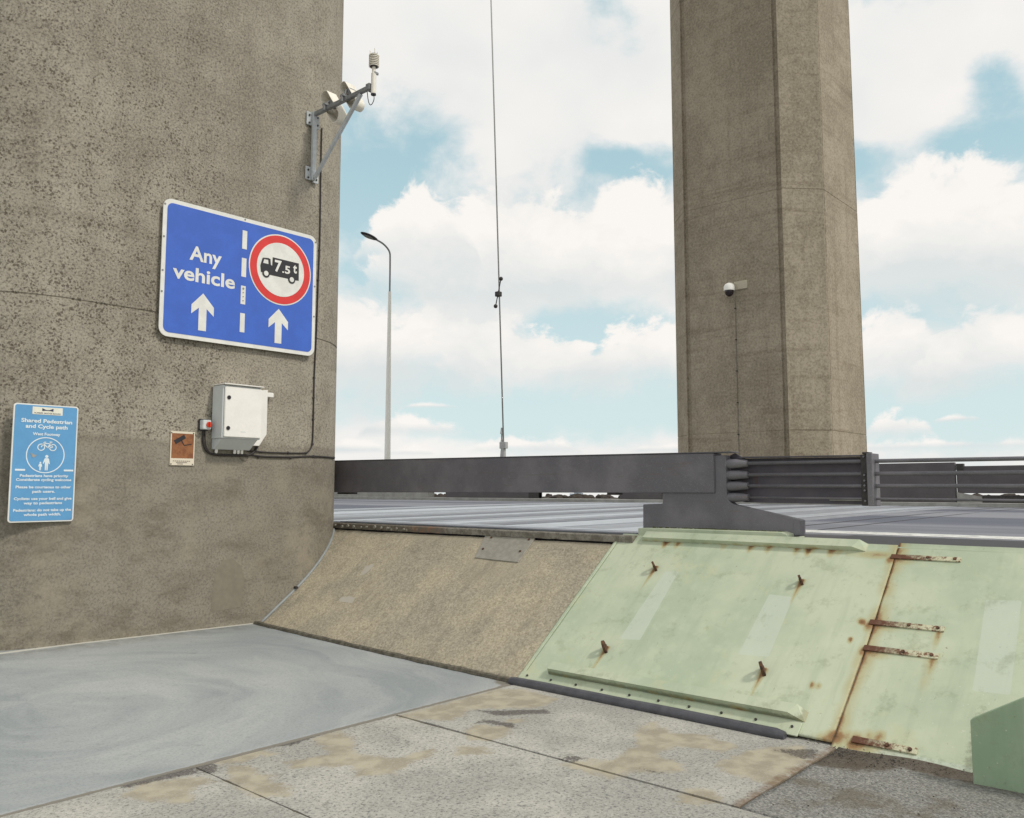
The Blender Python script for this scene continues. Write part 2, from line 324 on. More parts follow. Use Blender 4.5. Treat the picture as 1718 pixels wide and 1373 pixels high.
# barrier paint
m, t, b, P, O = newmat('barrier_paint')
n = t.noise(P, 1.6, 5, .6); fine = t.noise(P, 90, 3, .6); sc = t.noise(t.mapping(P, (3, .8, 9)), 3, 5, .7)
c = t.mix(t.ramp(n, .4, .62), lin((101, 99, 105)), lin((119, 116, 121)))
c = t.mix(t.m('MULTIPLY', t.ramp(sc, .56, .70), .45), c, lin((104, 92, 84)))
c = t.mix(t.m('MULTIPLY', t.ramp(fine, .52, .70), .32), c, lin((150, 146, 146)))
t.put(b.inputs['Base Color'], c); b.inputs['Roughness'].default_value = .55; bump(t, b, fine, .06, .003)
m, t, b, P, O = newmat('barrier_back')
n = t.noise(P, 2.2, 5, .6); r = t.noise(t.mapping(P, (2, 3, .8)), 2.4, 6, .7)
c = t.mix(t.ramp(n, .4, .62), lin((84, 80, 88)), lin((98, 93, 99)))
c = t.mix(t.m('MULTIPLY', t.ramp(r, .60, .70), .7), c, lin((94, 66, 52)))
t.put(b.inputs['Base Color'], c); b.inputs['Roughness'].default_value = .6
simple('far_barrier_paint', (96, 90, 92), .65, 0, .1, 2, .0)
simple('far_plinth', (168, 166, 160), .85, 0, .12, 3, .1)
simple('moss', (92, 98, 44), .95, 0, .25, 30, .6)
simple('rubber', (86, 86, 92), .38, 0, .16, 9, .15)
simple('mortar', (150, 145, 132), .92, 0, .16, 20, .4)
simple('sealant', (150, 154, 154), .6, 0, .08, 12, .1)
simple('dark_gap', (34, 32, 30), .95, 0, .2, 8, .1)
simple('galvanised', (196, 201, 203), .5, .0, .07, 20, .08)
simple('galvanised_dull', (142, 144, 146), .55, .0, .14, 24, .1)
simple('dark_steel', (70, 66, 64), .6, .2, .2, 30, .1)
simple('cream_plastic', (240, 234, 220), .5, 0, .05, 10, .02)
simple('dark_plastic', (48, 44, 50), .35, 0, .1, 10, .02)
simple('smoked_plastic', (44, 32, 38), .12, 0, .05, 10, .0)
simple('cabinet_white', (240, 237, 230), .42, 0, .035, 3, .02)
simple('cabinet_grey', (216, 221, 221), .45, 0, .04, 3, .02)
simple('cable_black', (52, 46, 44), .6, 0, .15, 20, .05)
simple('conduit_grey', (134, 126, 114), .6, 0, .1, 20, .05)
simple('red_knob', (214, 62, 36), .4, 0, .06, 20, .0)
simple('sign_white', (232, 231, 224), .5, 0, .05, 7, .01)
simple('sign_blue', (62, 104, 200), .42, 0, .055, 3.5, .01)
simple('sign_red', (222, 56, 52), .45, 0, .05, 6, .01)
simple('sign_black', (42, 40, 44), .5, 0, .08, 8, .01)
simple('ped_blue', (96, 158, 206), .5, 0, .04, 4, .01)
simple('ped_print', (226, 236, 240), .55, 0, .03, 8, .0)
simple('logo_cream', (232, 230, 214), .55, 0, .05, 8, .0)
simple('logo_navy', (52, 58, 84), .55, 0, .05, 8, .0)
m, t, b, P, O = newmat('rust_plate')
n = t.noise(P, 14, 6, .7); z = t.sep(P)[2]; x = t.sep(P)[0]
ed = t.m('MAXIMUM', t.ramp(z, 1.935, 1.915), t.m('MAXIMUM', t.ramp(z, 2.185, 2.20), t.m('MAXIMUM', t.ramp(x, 4.340, 4.332), t.ramp(x, 4.582, 4.590))))
ed = t.ramp(t.m('ADD', ed, t.m('MULTIPLY', t.m('SUBTRACT', t.noise(P, 60, 4, .7), .5), .9)), .45, .6)
c = t.mix(t.ramp(n, .4, .62), lin((128, 78, 48)), lin((152, 100, 62)))
c = t.mix(ed, c, lin((222, 212, 192)))
t.put(b.inputs['Base Color'], c); b.inputs['Roughness'].default_value = .7
simple('lamp_white', (248, 246, 238), .5, 0, .015, 1.2, .0)
simple('lamp_grey', (140, 142, 140), .45, .3, .06, 3, .0)
simple('hanger_grey', (186, 187, 186), .55, .2, .08, 2, .0)
simple('river_water', (128, 124, 112), .25, 0, .08, .02, .0)
simple('far_land', (92, 98, 70), .95, 0, .2, .01, .0)
simple('far_wood', (66, 56, 48), .95, 0, .25, .05, .0)
simple('far_building', (176, 186, 200), .7, 0, .05, .1, .0)
simple('grit', (110, 104, 94), .9, 0, .25, 40, .3, col2=(62, 58, 54))

# ------------------------------------------------------------------ mesh helpers
MW = {}
def root(name, loc, label=None, cat=None, group=None, rot=None):
    o = bpy.data.objects.new(name, None); COL.objects.link(o); o.empty_display_size = .2
    Mx = Matrix.Translation(loc) @ (rot if rot else Matrix.Identity(4)); o.matrix_world = Mx; MW[o.name] = Mx
    tagit(o, label, cat, group); return o
def tagit(o, label=None, cat=None, group=None, kind=None):
    if label: o['label'] = label
    if cat: o['category'] = cat
    if group: o['group'] = group
    if kind: o['kind'] = kind
    return o
def obj(name, vf, mat, parent=None, local=False, smooth=False, mask=None):
    vs, fs = vf
    Mx = MW[parent.name] if parent else Matrix.Identity(4)
    if parent and not local:
        inv = Mx.inverted(); vs = [inv @ Vector(v) for v in vs]
    me = bpy.data.meshes.new(name); me.from_pydata([tuple(v) for v in vs], [], [tuple(f) for f in fs]); me.update()
    bm = bmesh.new(); bm.from_mesh(me); bmesh.ops.recalc_face_normals(bm, faces=bm.faces); bm.to_mesh(me); bm.free()
    if mask is not None:
        a = me.color_attributes.new('mask', 'FLOAT_COLOR', 'POINT')
        arr = np.zeros((len(me.vertices), 4), dtype=np.float32); arr[:, 3] = 1; arr[:, :3] = mask; a.data.foreach_set('color', arr.ravel())
    me.materials.append(M[mat] if isinstance(mat, str) else mat)
    if smooth:
        me.polygons.foreach_set('use_smooth', [True]*len(me.polygons))
        if smooth != 'all':
            try: me.set_sharp_from_angle(angle=R_(35))
            except Exception: pass
    o = bpy.data.objects.new(name, me); COL.objects.link(o)
    if parent: o.parent = parent
    MW[o.name] = Mx
    return o
def join(*parts):
    V, F = [], []
    for v, f in parts:
        k = len(V); V += list(v); F += [tuple(i+k for i in q) for q in f]
    return V, F
def frombm(bm):
    bm.verts.ensure_lookup_table(); r = ([v.co.copy() for v in bm.verts], [[v.index for v in f.verts] for f in bm.faces]); bm.free(); return r
def box(x0, x1, y0, y1, z0, z1, bev=0.0, seg=1):
    bm = bmesh.new(); bmesh.ops.create_cube(bm, size=1)
    for v in bm.verts: v.co = Vector(((x0+x1)/2+v.co.x*(x1-x0), (y0+y1)/2+v.co.y*(y1-y0), (z0+z1)/2+v.co.z*(z1-z0)))
    if bev: bmesh.ops.bevel(bm, geom=bm.edges[:], offset=bev, segments=seg, affect='EDGES')
    bm.verts.index_update(); return frombm(bm)
def prism(pts, d0, d1, fn, bev=0):
    """pts: 2-D outline; fn(a, b, d) places it; extruded from d0 to d1"""
    n = len(pts); bm = bmesh.new()
    A = [bm.verts.new(fn(a, b, d0)) for a, b in pts]; B = [bm.verts.new(fn(a, b, d1)) for a, b in pts]
    bm.faces.new(A); bm.faces.new(B[::-1])
    for i in range(n): bm.faces.new((A[i], A[(i+1) % n], B[(i+1) % n], B[i]))
    bmesh.ops.recalc_face_normals(bm, faces=bm.faces)
    if bev: bmesh.ops.bevel(bm, geom=bm.edges[:], offset=bev, segments=1, affect='EDGES', clamp_overlap=True)
    bm.verts.index_update(); return frombm(bm)
def tube(pts, r, n=10, cap=True):
    pts = [Vector(p) for p in pts]; rs = r if hasattr(r, '__len__') else [r]*len(pts)
    V, F = [], []; ref = None
    for i, p in enumerate(pts):
        d = (pts[min(i+1, len(pts)-1)]-pts[max(i-1, 0)]).normalized()
        if ref is None: ref = d.orthogonal().normalized()
        ref = (ref-d*ref.dot(d)).normalized(); q = d.cross(ref)
        for k in range(n):
            a = 2*math.pi*k/n; V.append(p+(ref*math.cos(a)+q*math.sin(a))*rs[i])
    for i in range(len(pts)-1):
        for k in range(n): F.append((i*n+k, i*n+(k+1) % n, (i+1)*n+(k+1) % n, (i+1)*n+k))
    if cap: F += [tuple(range(n)), tuple(range((len(pts)-1)*n, len(pts)*n))]
    return V, F
def smoothpath(pts, it=2):
    pts = [Vector(p) for p in pts]
    for _ in range(it):
        q = [pts[0]]
        for a, b in zip(pts, pts[1:]): q += [a.lerp(b, .25), a.lerp(b, .75)]
        pts = q+[pts[-1]]
    return pts
def rrect(x0, x1, z0, z1, r, seg=6):
    P = []
    for cx, cz, a0 in ((x1-r, z1-r, 0), (x0+r, z1-r, 90), (x0+r, z0+r, 180), (x1-r, z0+r, 270)):
        for i in range(seg+1): a = R_(a0+90*i/seg); P.append((cx+r*math.cos(a), cz+r*math.sin(a)))
    return P
def circ(cx, cz, r, n=56): return [(cx+r*math.cos(2*math.pi*i/n), cz+r*math.sin(2*math.pi*i/n)) for i in range(n)]
def ring(cx, cz, r0, r1, fn, d0, d1, n=56):
    V, F = [], []
    for i in range(n):
        c, s = math.cos(2*math.pi*i/n), math.sin(2*math.pi*i/n)
        V += [fn(cx+r0*c, cz+r0*s, d0), fn(cx+r1*c, cz+r1*s, d0), fn(cx+r1*c, cz+r1*s, d1), fn(cx+r0*c, cz+r0*s, d1)]
    for i in range(n):
        j = (i+1) % n
        for k in range(4): F.append((i*4+k, i*4+(k+1) % 4, j*4+(k+1) % 4, j*4+k))
    return V, F
fY = lambda a, b, d: Vector((a, d, b))      # outline in X,Z; depth along Y
fX = lambda a, b, d: Vector((d, a, b))      # outline in Y,Z; depth along X
fZ = lambda a, b, d: Vector((a, b, d))
def sphere(c, r, u=14, v=8, sc=(1, 1, 1)):
    bm = bmesh.new(); bmesh.ops.create_uvsphere(bm, u_segments=u, v_segments=v, radius=r)
    for q in bm.verts: q.co = Vector((q.co.x*sc[0], q.co.y*sc[1], q.co.z*sc[2]))+Vector(c)
    bm.verts.index_update(); return frombm(bm)
def grid(x0, x1, y0, y1, nx, ny, zf):
    xs = np.linspace(x0, x1, nx+1); ys = np.linspace(y0, y1, ny+1)
    V = [(x, y, zf(x, y)) for y in ys for x in xs]
    F = [(j*(nx+1)+i, j*(nx+1)+i+1, (j+1)*(nx+1)+i+1, (j+1)*(nx+1)+i) for j in range(ny) for i in range(nx)]
    return V, F
def plate(x0, x1, y0, y1, nx, ny, zf, thick):
    """a grid with a skirt, so that the piece has real edges"""
    V, F = grid(x0, x1, y0, y1, nx, ny, zf); n = nx+1
    rim = [i for i in range(nx)]+[j*n+nx for j in range(ny)]+[ny*n+i for i in range(nx, 0, -1)]+[j*n for j in range(ny, 0, -1)]
    k = len(V); V = V+[(V[i][0], V[i][1], V[i][2]-thick) for i in rim]
    F = F+[(rim[i], rim[(i+1) % len(rim)], k+(i+1) % len(rim), k+i) for i in range(len(rim))]
    return V, F
def sdpoly(px, py, poly):
    """signed distance (inside positive) to a polygon, numpy"""
    d = np.full(px.shape, 1e9); ins = np.zeros(px.shape, bool); n = len(poly)
    for i in range(n):
        ax, ay = poly[i]; bx, by = poly[(i+1) % n]; ex, ey = bx-ax, by-ay
        tt = np.clip(((px-ax)*ex+(py-ay)*ey)/(ex*ex+ey*ey+1e-12), 0, 1)
        d = np.minimum(d, np.hypot(px-ax-tt*ex, py-ay-tt*ey))
        c = ((ay > py) != (by > py)) & (px < (bx-ax)*(py-ay)/(by-ay+1e-12)+ax); ins ^= c
    return np.where(ins, d, -d)
def sstep(v, a, b): q = np.clip((v-a)/(b-a), 0, 1); return q*q*(3-2*q)
def arr(V): a = np.array([tuple(v) for v in V]); return a[:, 0], a[:, 1], a[:, 2]

# ------------------------------------------------------------------ far land and water
tagit(obj('river', ([(2600*math.cos(2*math.pi*i/64), 2600*math.sin(2*math.pi*i/64), -33) for i in range(64)], [tuple(range(64))]), 'river_water'), 'brown grey estuary water far below the bridge deck', 'river', kind='structure')
def polar(dist, px):
    d = ray(px, 820); a = math.atan2(d.y, d.x); return Vector((dist*math.cos(a), dist*math.sin(a), 0))
bank = [polar(1900, x) for x in np.linspace(-700, 2400, 24)]; bank2 = [p*1.35 for p in bank]
V = [p+Vector((0, 0, -31.5)) for p in bank]+[p+Vector((0, 0, -31)) for p in bank2]+[p+Vector((0, 0, -34)) for p in bank]; n = len(bank)
tagit(obj('far_bank', (V, [(i, i+1, n+i+1, n+i) for i in range(n-1)]+[(2*n+i, 2*n+i+1, i+1, i) for i in range(n-1)]), 'far_land'), 'flat far bank of the estuary', 'land', kind='structure')
parts = []
rng = random.Random(3)
for i in range(420):
    x = rng.uniform(300, 2100); dd = rng.uniform(2000, 2500); p = polar(dd, x); h = rng.uniform(9, 16.5)
    bm = bmesh.new(); bmesh.ops.create_icosphere(bm, subdivisions=2, radius=1)
    sx = rng.uniform(8, 20)
    for v in bm.verts:
        k = 1+.35*noise.noise(v.co*2.1+Vector((i, 0, 0))); v.co = Vector((v.co.x*sx*k, v.co.y*sx*k, v.co.z*h*k*.75))+p+Vector((0, 0, -31+h*.55))
    bm.verts.index_update(); parts.append(frombm(bm))
tagit(obj('far_wood', join(*parts), 'far_wood'), 'dark line of trees on the far bank under the barrier', 'wood', kind='stuff')
p = polar(2400, 967)
tagit(obj('distant_building', prism([(-18, -31), (18, -31), (18, -11), (10, -9.5), (-6, -9.5), (-6, -12), (-18, -12)], -12, 12, lambda a, b, d: p+RT*a+Vector((0, 0, b))+Vector((FW.x, FW.y, 0))*d), 'far_building'), 'tiny pale block far off above the tree line under the barrier', 'building')

# ------------------------------------------------------------------ deck: road, edge, far side
ZR = 1.15
def zroad(x, y): return ZR if x < 8 else ZR+.06*min(1, (x-8)/8)
road = tagit(obj('road', join(plate(6.97, 20.6, -60, 260, 12, 1, zroad, .9)), 'road_asphalt'), 'grey asphalt carriageway raised above the footway', 'road', kind='structure')
obj('edge_line', plate(8.50, 8.92, -60, 4.55, 1, 1, lambda x, y: zroad(x, y)+.004, .003), 'road_paint', road)
obj('gutter', plate(7.03, 8.30, -60, 3.0, 1, 1, lambda x, y: zroad(x, y)+.004, .003), 'tar', road)
rg = random.Random(11); y = 4.62
mats = ['joint_steel_mid', 'joint_steel_light', 'joint_steel_mid', 'joint_steel_light', 'joint_steel_light', 'joint_steel_dark', 'joint_steel_mid', 'joint_steel_light', 'joint_steel_mid', 'joint_steel_dark', 'joint_steel_mid', 'joint_steel_light', 'joint_steel_mid', 'joint_steel_dark']
joint = root('expansion_joint', (7, 4.6, ZR), 'pale steel strips of the expansion joint across the road between the towers', 'expansion joint')
k = 0
while y < 14.5:
    wd = rg.uniform(.16, .7)
    obj('strip', plate(7.02, 20.5, y, y+wd-.05, 6, 1, lambda x, yy: zroad(x, yy)+.006+.003*(k % 2), .006), mats[k % len(mats)], joint); y += wd; k += 1
# expansion joint side bars that run with the kerb
for q, (x0, x1, mt) in enumerate([(6.99, 7.10, 'joint_steel_dark'), (7.14, 7.30, 'joint_steel_mid'), (7.36, 7.52, 'joint_steel_light')]):
    obj('edge_bar', plate(x0, x1, 4.62, 9.3, 1, 4, lambda x, yy: zroad(x, yy)+.016, .012), mt, joint)
for y0, y1 in ((4.10, 4.13), (3.62, 3.64)):
    obj('tar_line', plate(9.0, 19.8, y0, y1, 4, 1, lambda x, yy: zroad(x, yy)+.004, .003), 'tar', road)
kerb = root('deck_edge', (6.9, 7, 1.1), 'weathered grey edge beam of the road above the sandy concrete slope', 'kerb')
E_ = []
ys = np.linspace(4.56, 9.6, 60)
for i, yy in enumerate(ys):
    jx = .008*noise.noise(Vector((yy*6, 0, 0)))+(.012*noise.noise(Vector((yy*14, 3, 0))) if yy > 7.1 else 0); jz = .006*noise.noise(Vector((yy*9, 7, 0)))-(.012*abs(noise.noise(Vector((yy*17, 9, 0)))) if yy > 7.2 else 0)
    E_.append([(6.845+jx, yy, ZR+.001), (6.838+jx, yy, ZR-.008), (6.842+jx, yy, ZR-.066+jz), (6.99, yy, ZR-.068), (6.99, yy, ZR+.001)])
V = [p for r in E_ for p in r]; F = [(i*5+k, i*5+(k+1) % 5, (i+1)*5+(k+1) % 5, (i+1)*5+k) for i in range(len(E_)-1) for k in range(5)]+[tuple(range(5)), tuple(range(len(V)-5, len(V)))]
obj('edge_beam', (V, F), 'kerb_edge', kerb)
for q in range(11):
    yy = 7.85+q*.135+rg.uniform(-.02, .02); cz = ZR-.036+rg.uniform(-.008, .008)
    obj('bolt_stub', prism(circ(yy, cz, rg.uniform(.012, .02), 8), 6.815, 6.845, fX), 'mortar', kerb)

# ------------------------------------------------------------------ footway
def zg(x, y):
    if y <= 4.74: return 0.0
    return (0.068+.036*max(0, min(1, (5.6-x)/2.2)))*((y-4.74)/4.02)**1.35 if y < 8.9 else .068+.036*max(0, min(1, (5.6-x)/2.2))
foot = tagit(obj('footway', box(-3.0, 5.52, -9, 40, -.42, -.012), simple('joint_dirt', (104, 94, 80), .95, 0, .2, 20, .3)), 'footway beside the tower leg', 'footway', kind='structure')
V, F = plate(-2.9, 5.50, 4.752, 13.5, 150, 190, zg, .03); x, y, z = arr(V)
e0 = sstep(np.abs(y-8.74), .055, .02)*(x < 5.75)
e0 = np.maximum(e0, sstep(np.hypot((x-5.44)/1.0, y-8.70), .10, .03))
e1 = np.maximum(sstep(x, 5.33, 5.42), sstep(y, 4.80, 4.755)*.9)
e1 = np.maximum(e1, sstep(np.hypot(x-5.40, y-4.80), .28, .05))
obj('grey_membrane', (V, F), 'membrane', foot, mask=np.stack([e0, e1*(e0 < .5), sstep(y, 8.25, 8.72)*(y < 8.9)], 1), smooth='all')['label'] = 'smooth trowelled grey coating in front of the tower'
def zz(region):
    x0, y0, f = region; return lambda pts: [tuple(on(2, 0, x0+a/f, y0+b/f))[:2] for a, b in pts]
z3 = zz((500, 1100, 3.436)); z4 = zz((950, 1150, 3.2415)); z2 = zz((30, 1020, 3.2415))
TAN = [z3([(580, 350), (900, 260), (1150, 190), (1300, 195), (1500, 250), (1400, 300), (1000, 310), (900, 375), (640, 365)]),
       z3([(80, 480), (230, 430), (330, 480), (320, 560), (560, 590), (770, 540), (790, 570), (650, 620), (560, 680), (340, 690), (320, 630), (-30, 645), (-60, 610), (190, 560)]),
       z3([(900, 570), (910, 520), (1110, 530), (1110, 560)]), z3([(960, 440), (1020, 400), (1220, 410), (1230, 450), (1100, 490), (980, 480)]), z3([(1190, 370), (1320, 362), (1290, 385), (1210, 390)]),
       z2([(1040, 830), (1320, 765), (1400, 790), (1130, 860)]), z2([(1130, 855), (1270, 855), (1330, 900), (1430, 950), (1480, 1010), (1290, 1030), (1170, 960)]), z2([(560, 1040), (640, 960), (860, 930), (1000, 920), (1040, 950), (950, 1000), (900, 1060)]),
       z4([(60, 440), (250, 400), (390, 330), (390, 240), (480, 200), (570, 260), (760, 270), (930, 330), (840, 360), (600, 330), (480, 380), (640, 430), (640, 470), (400, 470), (230, 500)]),
       z4([(830, 440), (900, 380), (1060, 340), (1290, 330), (1330, 400), (1250, 470), (1150, 540), (1000, 510), (860, 470)]), z4([(620, 640), (640, 568), (720, 560), (830, 580), (860, 640)]),
       z3([(1500, 630), (1600, 610), (1718, 600), (1718, 690), (1640, 660)])]
DRK = [z2([(510, 960), (640, 900), (960, 850), (980, 900), (780, 940), (570, 985)]), z2([(940, 850), (1030, 815), (1090, 860), (1080, 890), (1010, 900), (960, 880)]), z2([(1300, 755), (1560, 690), (1718, 635), (1718, 662), (1490, 748)]),
       z3([(1000, 310), (1100, 318), (1440, 310), (1450, 335), (1150, 348)]), z3([(1010, 392), (1070, 368), (1240, 390), (1265, 425), (1200, 412), (1080, 388)]), z3([(1510, 590), (1590, 575), (1670, 590), (1580, 615)]), z4([(370, 440), (420, 455), (540, 478), (470, 476)]), z4([(1130, 350), (1370, 345), (1360, 395), (1280, 400)])]
def slab(x0, x1, y0, y1, dz):
    nx, ny = int((x1-x0)/.022), int((y1-y0)/.022)
    V, F = plate(x0, x1, y0, y1, nx, ny, lambda x, y: dz, .03); x, y, z = arr(V)
    a = np.zeros(len(x)); d = np.zeros(len(x)); e = np.zeros(len(x))
    for p in TAN: a = np.maximum(a, sstep(sdpoly(x, y, p), -.13, .11))
    for p in DRK: d = np.maximum(d, sstep(sdpoly(x, y, p), -.05, .04))
    d = np.maximum(d, .42*sstep(y, 4.66, 4.735)*(x > 1.0))
    if x1 > 5: e = sstep(y, 2.24, 2.11)*.75
    e = np.maximum(e, .35*sstep(np.abs(x-4.08), .035, .01))
    rimd = np.minimum(np.minimum(x-x0, x1-x), np.minimum(y-y0, y1-y))
    d = np.maximum(d, .33*sstep(rimd, .035, .0))
    W_ = []
    for (vx, vy, vz), rd in zip(V, rimd):      # chipped, uneven arrises
        if rd < .004:
            k = .0+.005*abs(noise.noise(Vector((vx*9, vy*9, 2))))+.012*max(0, noise.noise(Vector((vx*3.1, vy*3.1, 6)))-.25)
            vx += k*(int(vx < x0+.004)-int(vx > x1-.004)); vy += k*(int(vy < y0+.004)-int(vy > y1-.004)); vz -= .003
        W_.append((vx, vy, vz))
    return obj('slab', (W_, F), 'slab', foot, mask=np.stack([a, d, e], 1))
slab(4.088, 5.47, 2.105, 4.738, .000); slab(2.570, 4.074, -1.2, 4.738, -.003); slab(-2.9, 2.556, -1.2, 4.738, .001)
slab(-2.9, 4.074, -6.0, -1.214, 0.0)
V, F = plate(4.088, 5.56, -6, 2.095, 60, 240, lambda x, y: -.004+.012*noise.noise(Vector((x*2.2, y*2.2, 0)))+.05*max(0, (x-5.28)/.28)**1.5, .03); x, y, z = arr(V)
obj('asphalt_patch', (V, F), 'asphalt_patch', foot, mask=np.stack([np.maximum(sstep(x, 5.1, 5.42), sstep(np.hypot(x-5.30, (y-2.06)*.8), .5, .1)), x*0, x*0], 1), smooth='all')
# loose grit in the corner at the foot of the steel
parts = []
for i in range(420):
    u = rg.random()
    if u < .5: gx, gy = 5.36-abs(rg.gauss(0, .10)), 2.08-abs(rg.gauss(0, .22))
    elif u < .8: gx, gy = 5.40-abs(rg.gauss(0, .06)), rg.uniform(.4, 2.3)
    else: gx, gy = rg.uniform(4.1, 5.4), rg.uniform(.3, 2.1)
    r = rg.uniform(.002, .006)
    bm = bmesh.new(); bmesh.ops.create_icosphere(bm, subdivisions=1, radius=r)
    for v in bm.verts: v.co = Vector((v.co.x*rg.uniform(.7, 1.3), v.co.y*rg.uniform(.7, 1.3), v.co.z*.7))+Vector((gx, gy, .004+.05*max(0, (gx-5.28)/.28)**1.5))
    bm.verts.index_update(); parts.append(frombm(bm))
tagit(obj('grit', join(*parts), 'grit'), 'loose dark grit lying along the foot of the green steel', 'grit', kind='stuff')

# ------------------------------------------------------------------ tower legs
def leg_profile(x0, x1, y0, y1, r, notch=.012, seg=14):
    P = []
    nt = notch
    for cx, cy, a0 in ((x1-r, y1-r, 0), (x0+r, y1-r, 90), (x0+r, y0+r, 180), (x1-r, y0+r, 270)):
        for i in range(seg+1):
            a = R_(a0+90*i/seg); c, s = math.cos(a), math.sin(a); notch = nt*(.2 if (a0 == 180 and i == seg) or a0 == 270 else 1)
            if notch and i in (0, seg):
                tx, ty = -s, c; w0 = .045 if notch < .05 else .075; sg = -1 if i == 0 else 1
                q = [(-w0, 0), (-w0*.8, notch), (w0*.8, notch), (w0, 0)]
                for o_, dpt in q: P.append((cx+(r-dpt)*c+tx*o_, cy+(r-dpt)*s+ty*o_))
            else: P.append((cx+r*c, cy+r*s))
    return P
def loft(prof, levels):
    V, F = [], []; n = len(prof); mx = sum(p[0] for p in prof)/n; my = sum(p[1] for p in prof)/n
    for z, ins, tx, ty in levels:
        for px, py in prof:
            lx, ly = px-mx, py-my; L = math.hypot(lx, ly)
            V.append((px-ins*lx/L+tx*max(0, lx), py-ins*ly/L+ty*max(0, ly), z))
    for j in range(len(levels)-1):
        for i in range(n): F.append((j*n+i, j*n+(i+1) % n, (j+1)*n+(i+1) % n, (j+1)*n+i))
    F += [tuple(range(n)), tuple(range(len(V)-n, len(V)))]
    return V, F
def levels(grooves, z0, z1):
    L = [(z0, 0)]
    for g, dpt, w0 in sorted(grooves): L += [(g-w0, 0), (g-w0*.6, dpt), (g+w0*.6, dpt), (g+w0, 0)]
    return L+[(z1, 0)]
YF = 8.76
near = root('tower_leg', (4.6, 11, 0), 'massive brown speckled concrete tower leg carrying the road signs', 'tower leg', 'concrete tower legs either side of the road')
prof = leg_profile(2.05, 7.10, YF, 13.5, 1.25, .006)
obj('shaft', loft(prof, [(z, i, 0, 0) for z, i in levels([(3.472, .010, .012), (11.5, .01, .012)], -33, 60)]), 'tower_concrete', near, smooth=True)
farl = root('tower_leg', (24.2, 11, 0), 'tall pale brown concrete tower leg across the road beyond the barrier', 'tower leg', 'concrete tower legs either side of the road')
prof2 = leg_profile(22.0, 26.4, YF, 13.5, .90, .07, 1)
tp = lambda z: -.0028*max(0, z)
obj('shaft', loft(prof2, [(z, i, tp(z)*1.9, tp(z)*.0) for z, i in levels([(3.17, .012, .014), (9.9, .01, .012), (16.6, .01, .012)], -33, 60)]), 'far_tower_concrete', farl, smooth=True)
# repair marks on the near leg: a smooth plastered patch low down
obj('plaster_patch', prism([(4.86, .25), (5.22, .27), (5.26, .55), (5.22, .72), (5.10, .82), (4.98, .80), (4.90, .66), (4.87, .45)], YF-.002, YF+.01, fY), simple('plaster', (136, 129, 114), .95, 0, .07, 12, .3), near)

# ------------------------------------------------------------------ concrete slope (left of the steel)
SL = Matrix.Rotation(-AL, 4, 'Y')
slope = root('concrete_slope', (XF, 6.8, 0), 'sandy exposed aggregate concrete slope between the tower and green steel', 'slope', rot=SL)
slope['kind'] = 'structure'; del slope['category']
Y0 = 6.8
V, F = plate(-.16, 1.785, 4.79-Y0, 10.6-Y0, 105, 250, lambda x, y: .004*noise.noise(Vector((x*3, y*3, 1)))+.002*noise.noise(Vector((x*11, y*11, 5))), .25); s, y, z = arr(V); y = y+Y0
def sl_poly(pts): return [onslope(*p) for p in pts]
za = lambda pts: sl_poly([(400+a/3.436, 860+b/3.436) for a, b in pts])
pale = np.zeros(len(s))
for p in [za([(575, 505), (600, 488), (640, 483), (672, 492), (655, 520), (600, 515)]), za([(700, 365), (730, 315), (780, 296), (775, 315), (735, 350)])]:
    pale = np.maximum(pale, sstep(sdpoly(s, y, p), -.012, .012))
trow = sstep(s, 1.66, 1.74); trow = np.maximum(trow, sstep(sdpoly(s, y, za([(1300, 300), (1420, 210), (1640, 210), (1700, 330), (1500, 400), (1330, 390)])), -.12, .1)*.8)
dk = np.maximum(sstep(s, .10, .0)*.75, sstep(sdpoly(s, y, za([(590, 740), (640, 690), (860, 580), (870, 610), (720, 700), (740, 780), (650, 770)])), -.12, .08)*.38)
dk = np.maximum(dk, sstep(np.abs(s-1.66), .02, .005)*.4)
obj('slope_face', (V, F), 'slope_concrete', slope, local=True, mask=np.stack([pale, trow, dk], 1), smooth='all')
# cover plate let into the slope
cp = obj('cover_plate', prism([(1.42, 6.05-Y0-.30), (1.80, 6.08-Y0-.30), (1.80, 6.60-Y0-.10), (1.44, 6.52-Y0-.14)], -.002, .012, lambda a, b, d: Vector((a, b, d)), .003), simple('plate_grey', (156, 152, 140), .7, 0, .1, 18, .1), slope, local=True)
cp['label'] = 'smooth grey bolted cover plate let into the slope'
for a, b in ((1.77, 5.84-Y0), (1.77, 6.38-Y0), (1.58, 5.83-Y0), (1.58, 6.36-Y0)):
    obj('bolt', prism(circ(a, b, .013, 8), .012, .022, lambda u, v, d: Vector((u, v, d))), 'rusty_iron', cp, local=True)
# fillets: mortar along the foot, sealant where the slope meets the tower
pts = [(XF-.035+.012*noise.noise(Vector((yy*4, 0, 0))), yy, zg(5.40, yy)+.006) for yy in np.linspace(4.78, 8.70, 60)]
obj('mortar_fillet', tube(pts, [.030+.010*noise.noise(Vector((p[1]*6, 4, 0))) for p in pts], 8), simple('mortar_dirty', (112, 106, 92), .95, 0, .25, 22, .5), slope)
sp = [(5.44, YF-.012)]+[(5.85+1.25*math.sin(a), YF+1.25-1.25*math.cos(a)-.010) for a in np.linspace(0, 1.05, 16)]
pts = [(px, py, (px-XF)*KS+.012) for px, py in sp if px < 6.84]
obj('sealant_bead', tube(smoothpath(pts, 1), .017, 8), 'sealant', slope, smooth='all')
obj('drain_spout', tube([on(1, YF-.03, 497, 986)+Vector((0, .05, 0)), on(1, YF-.03, 497, 986)+Vector((0, -.02, 0))], .016, 10), 'dark_steel', near)

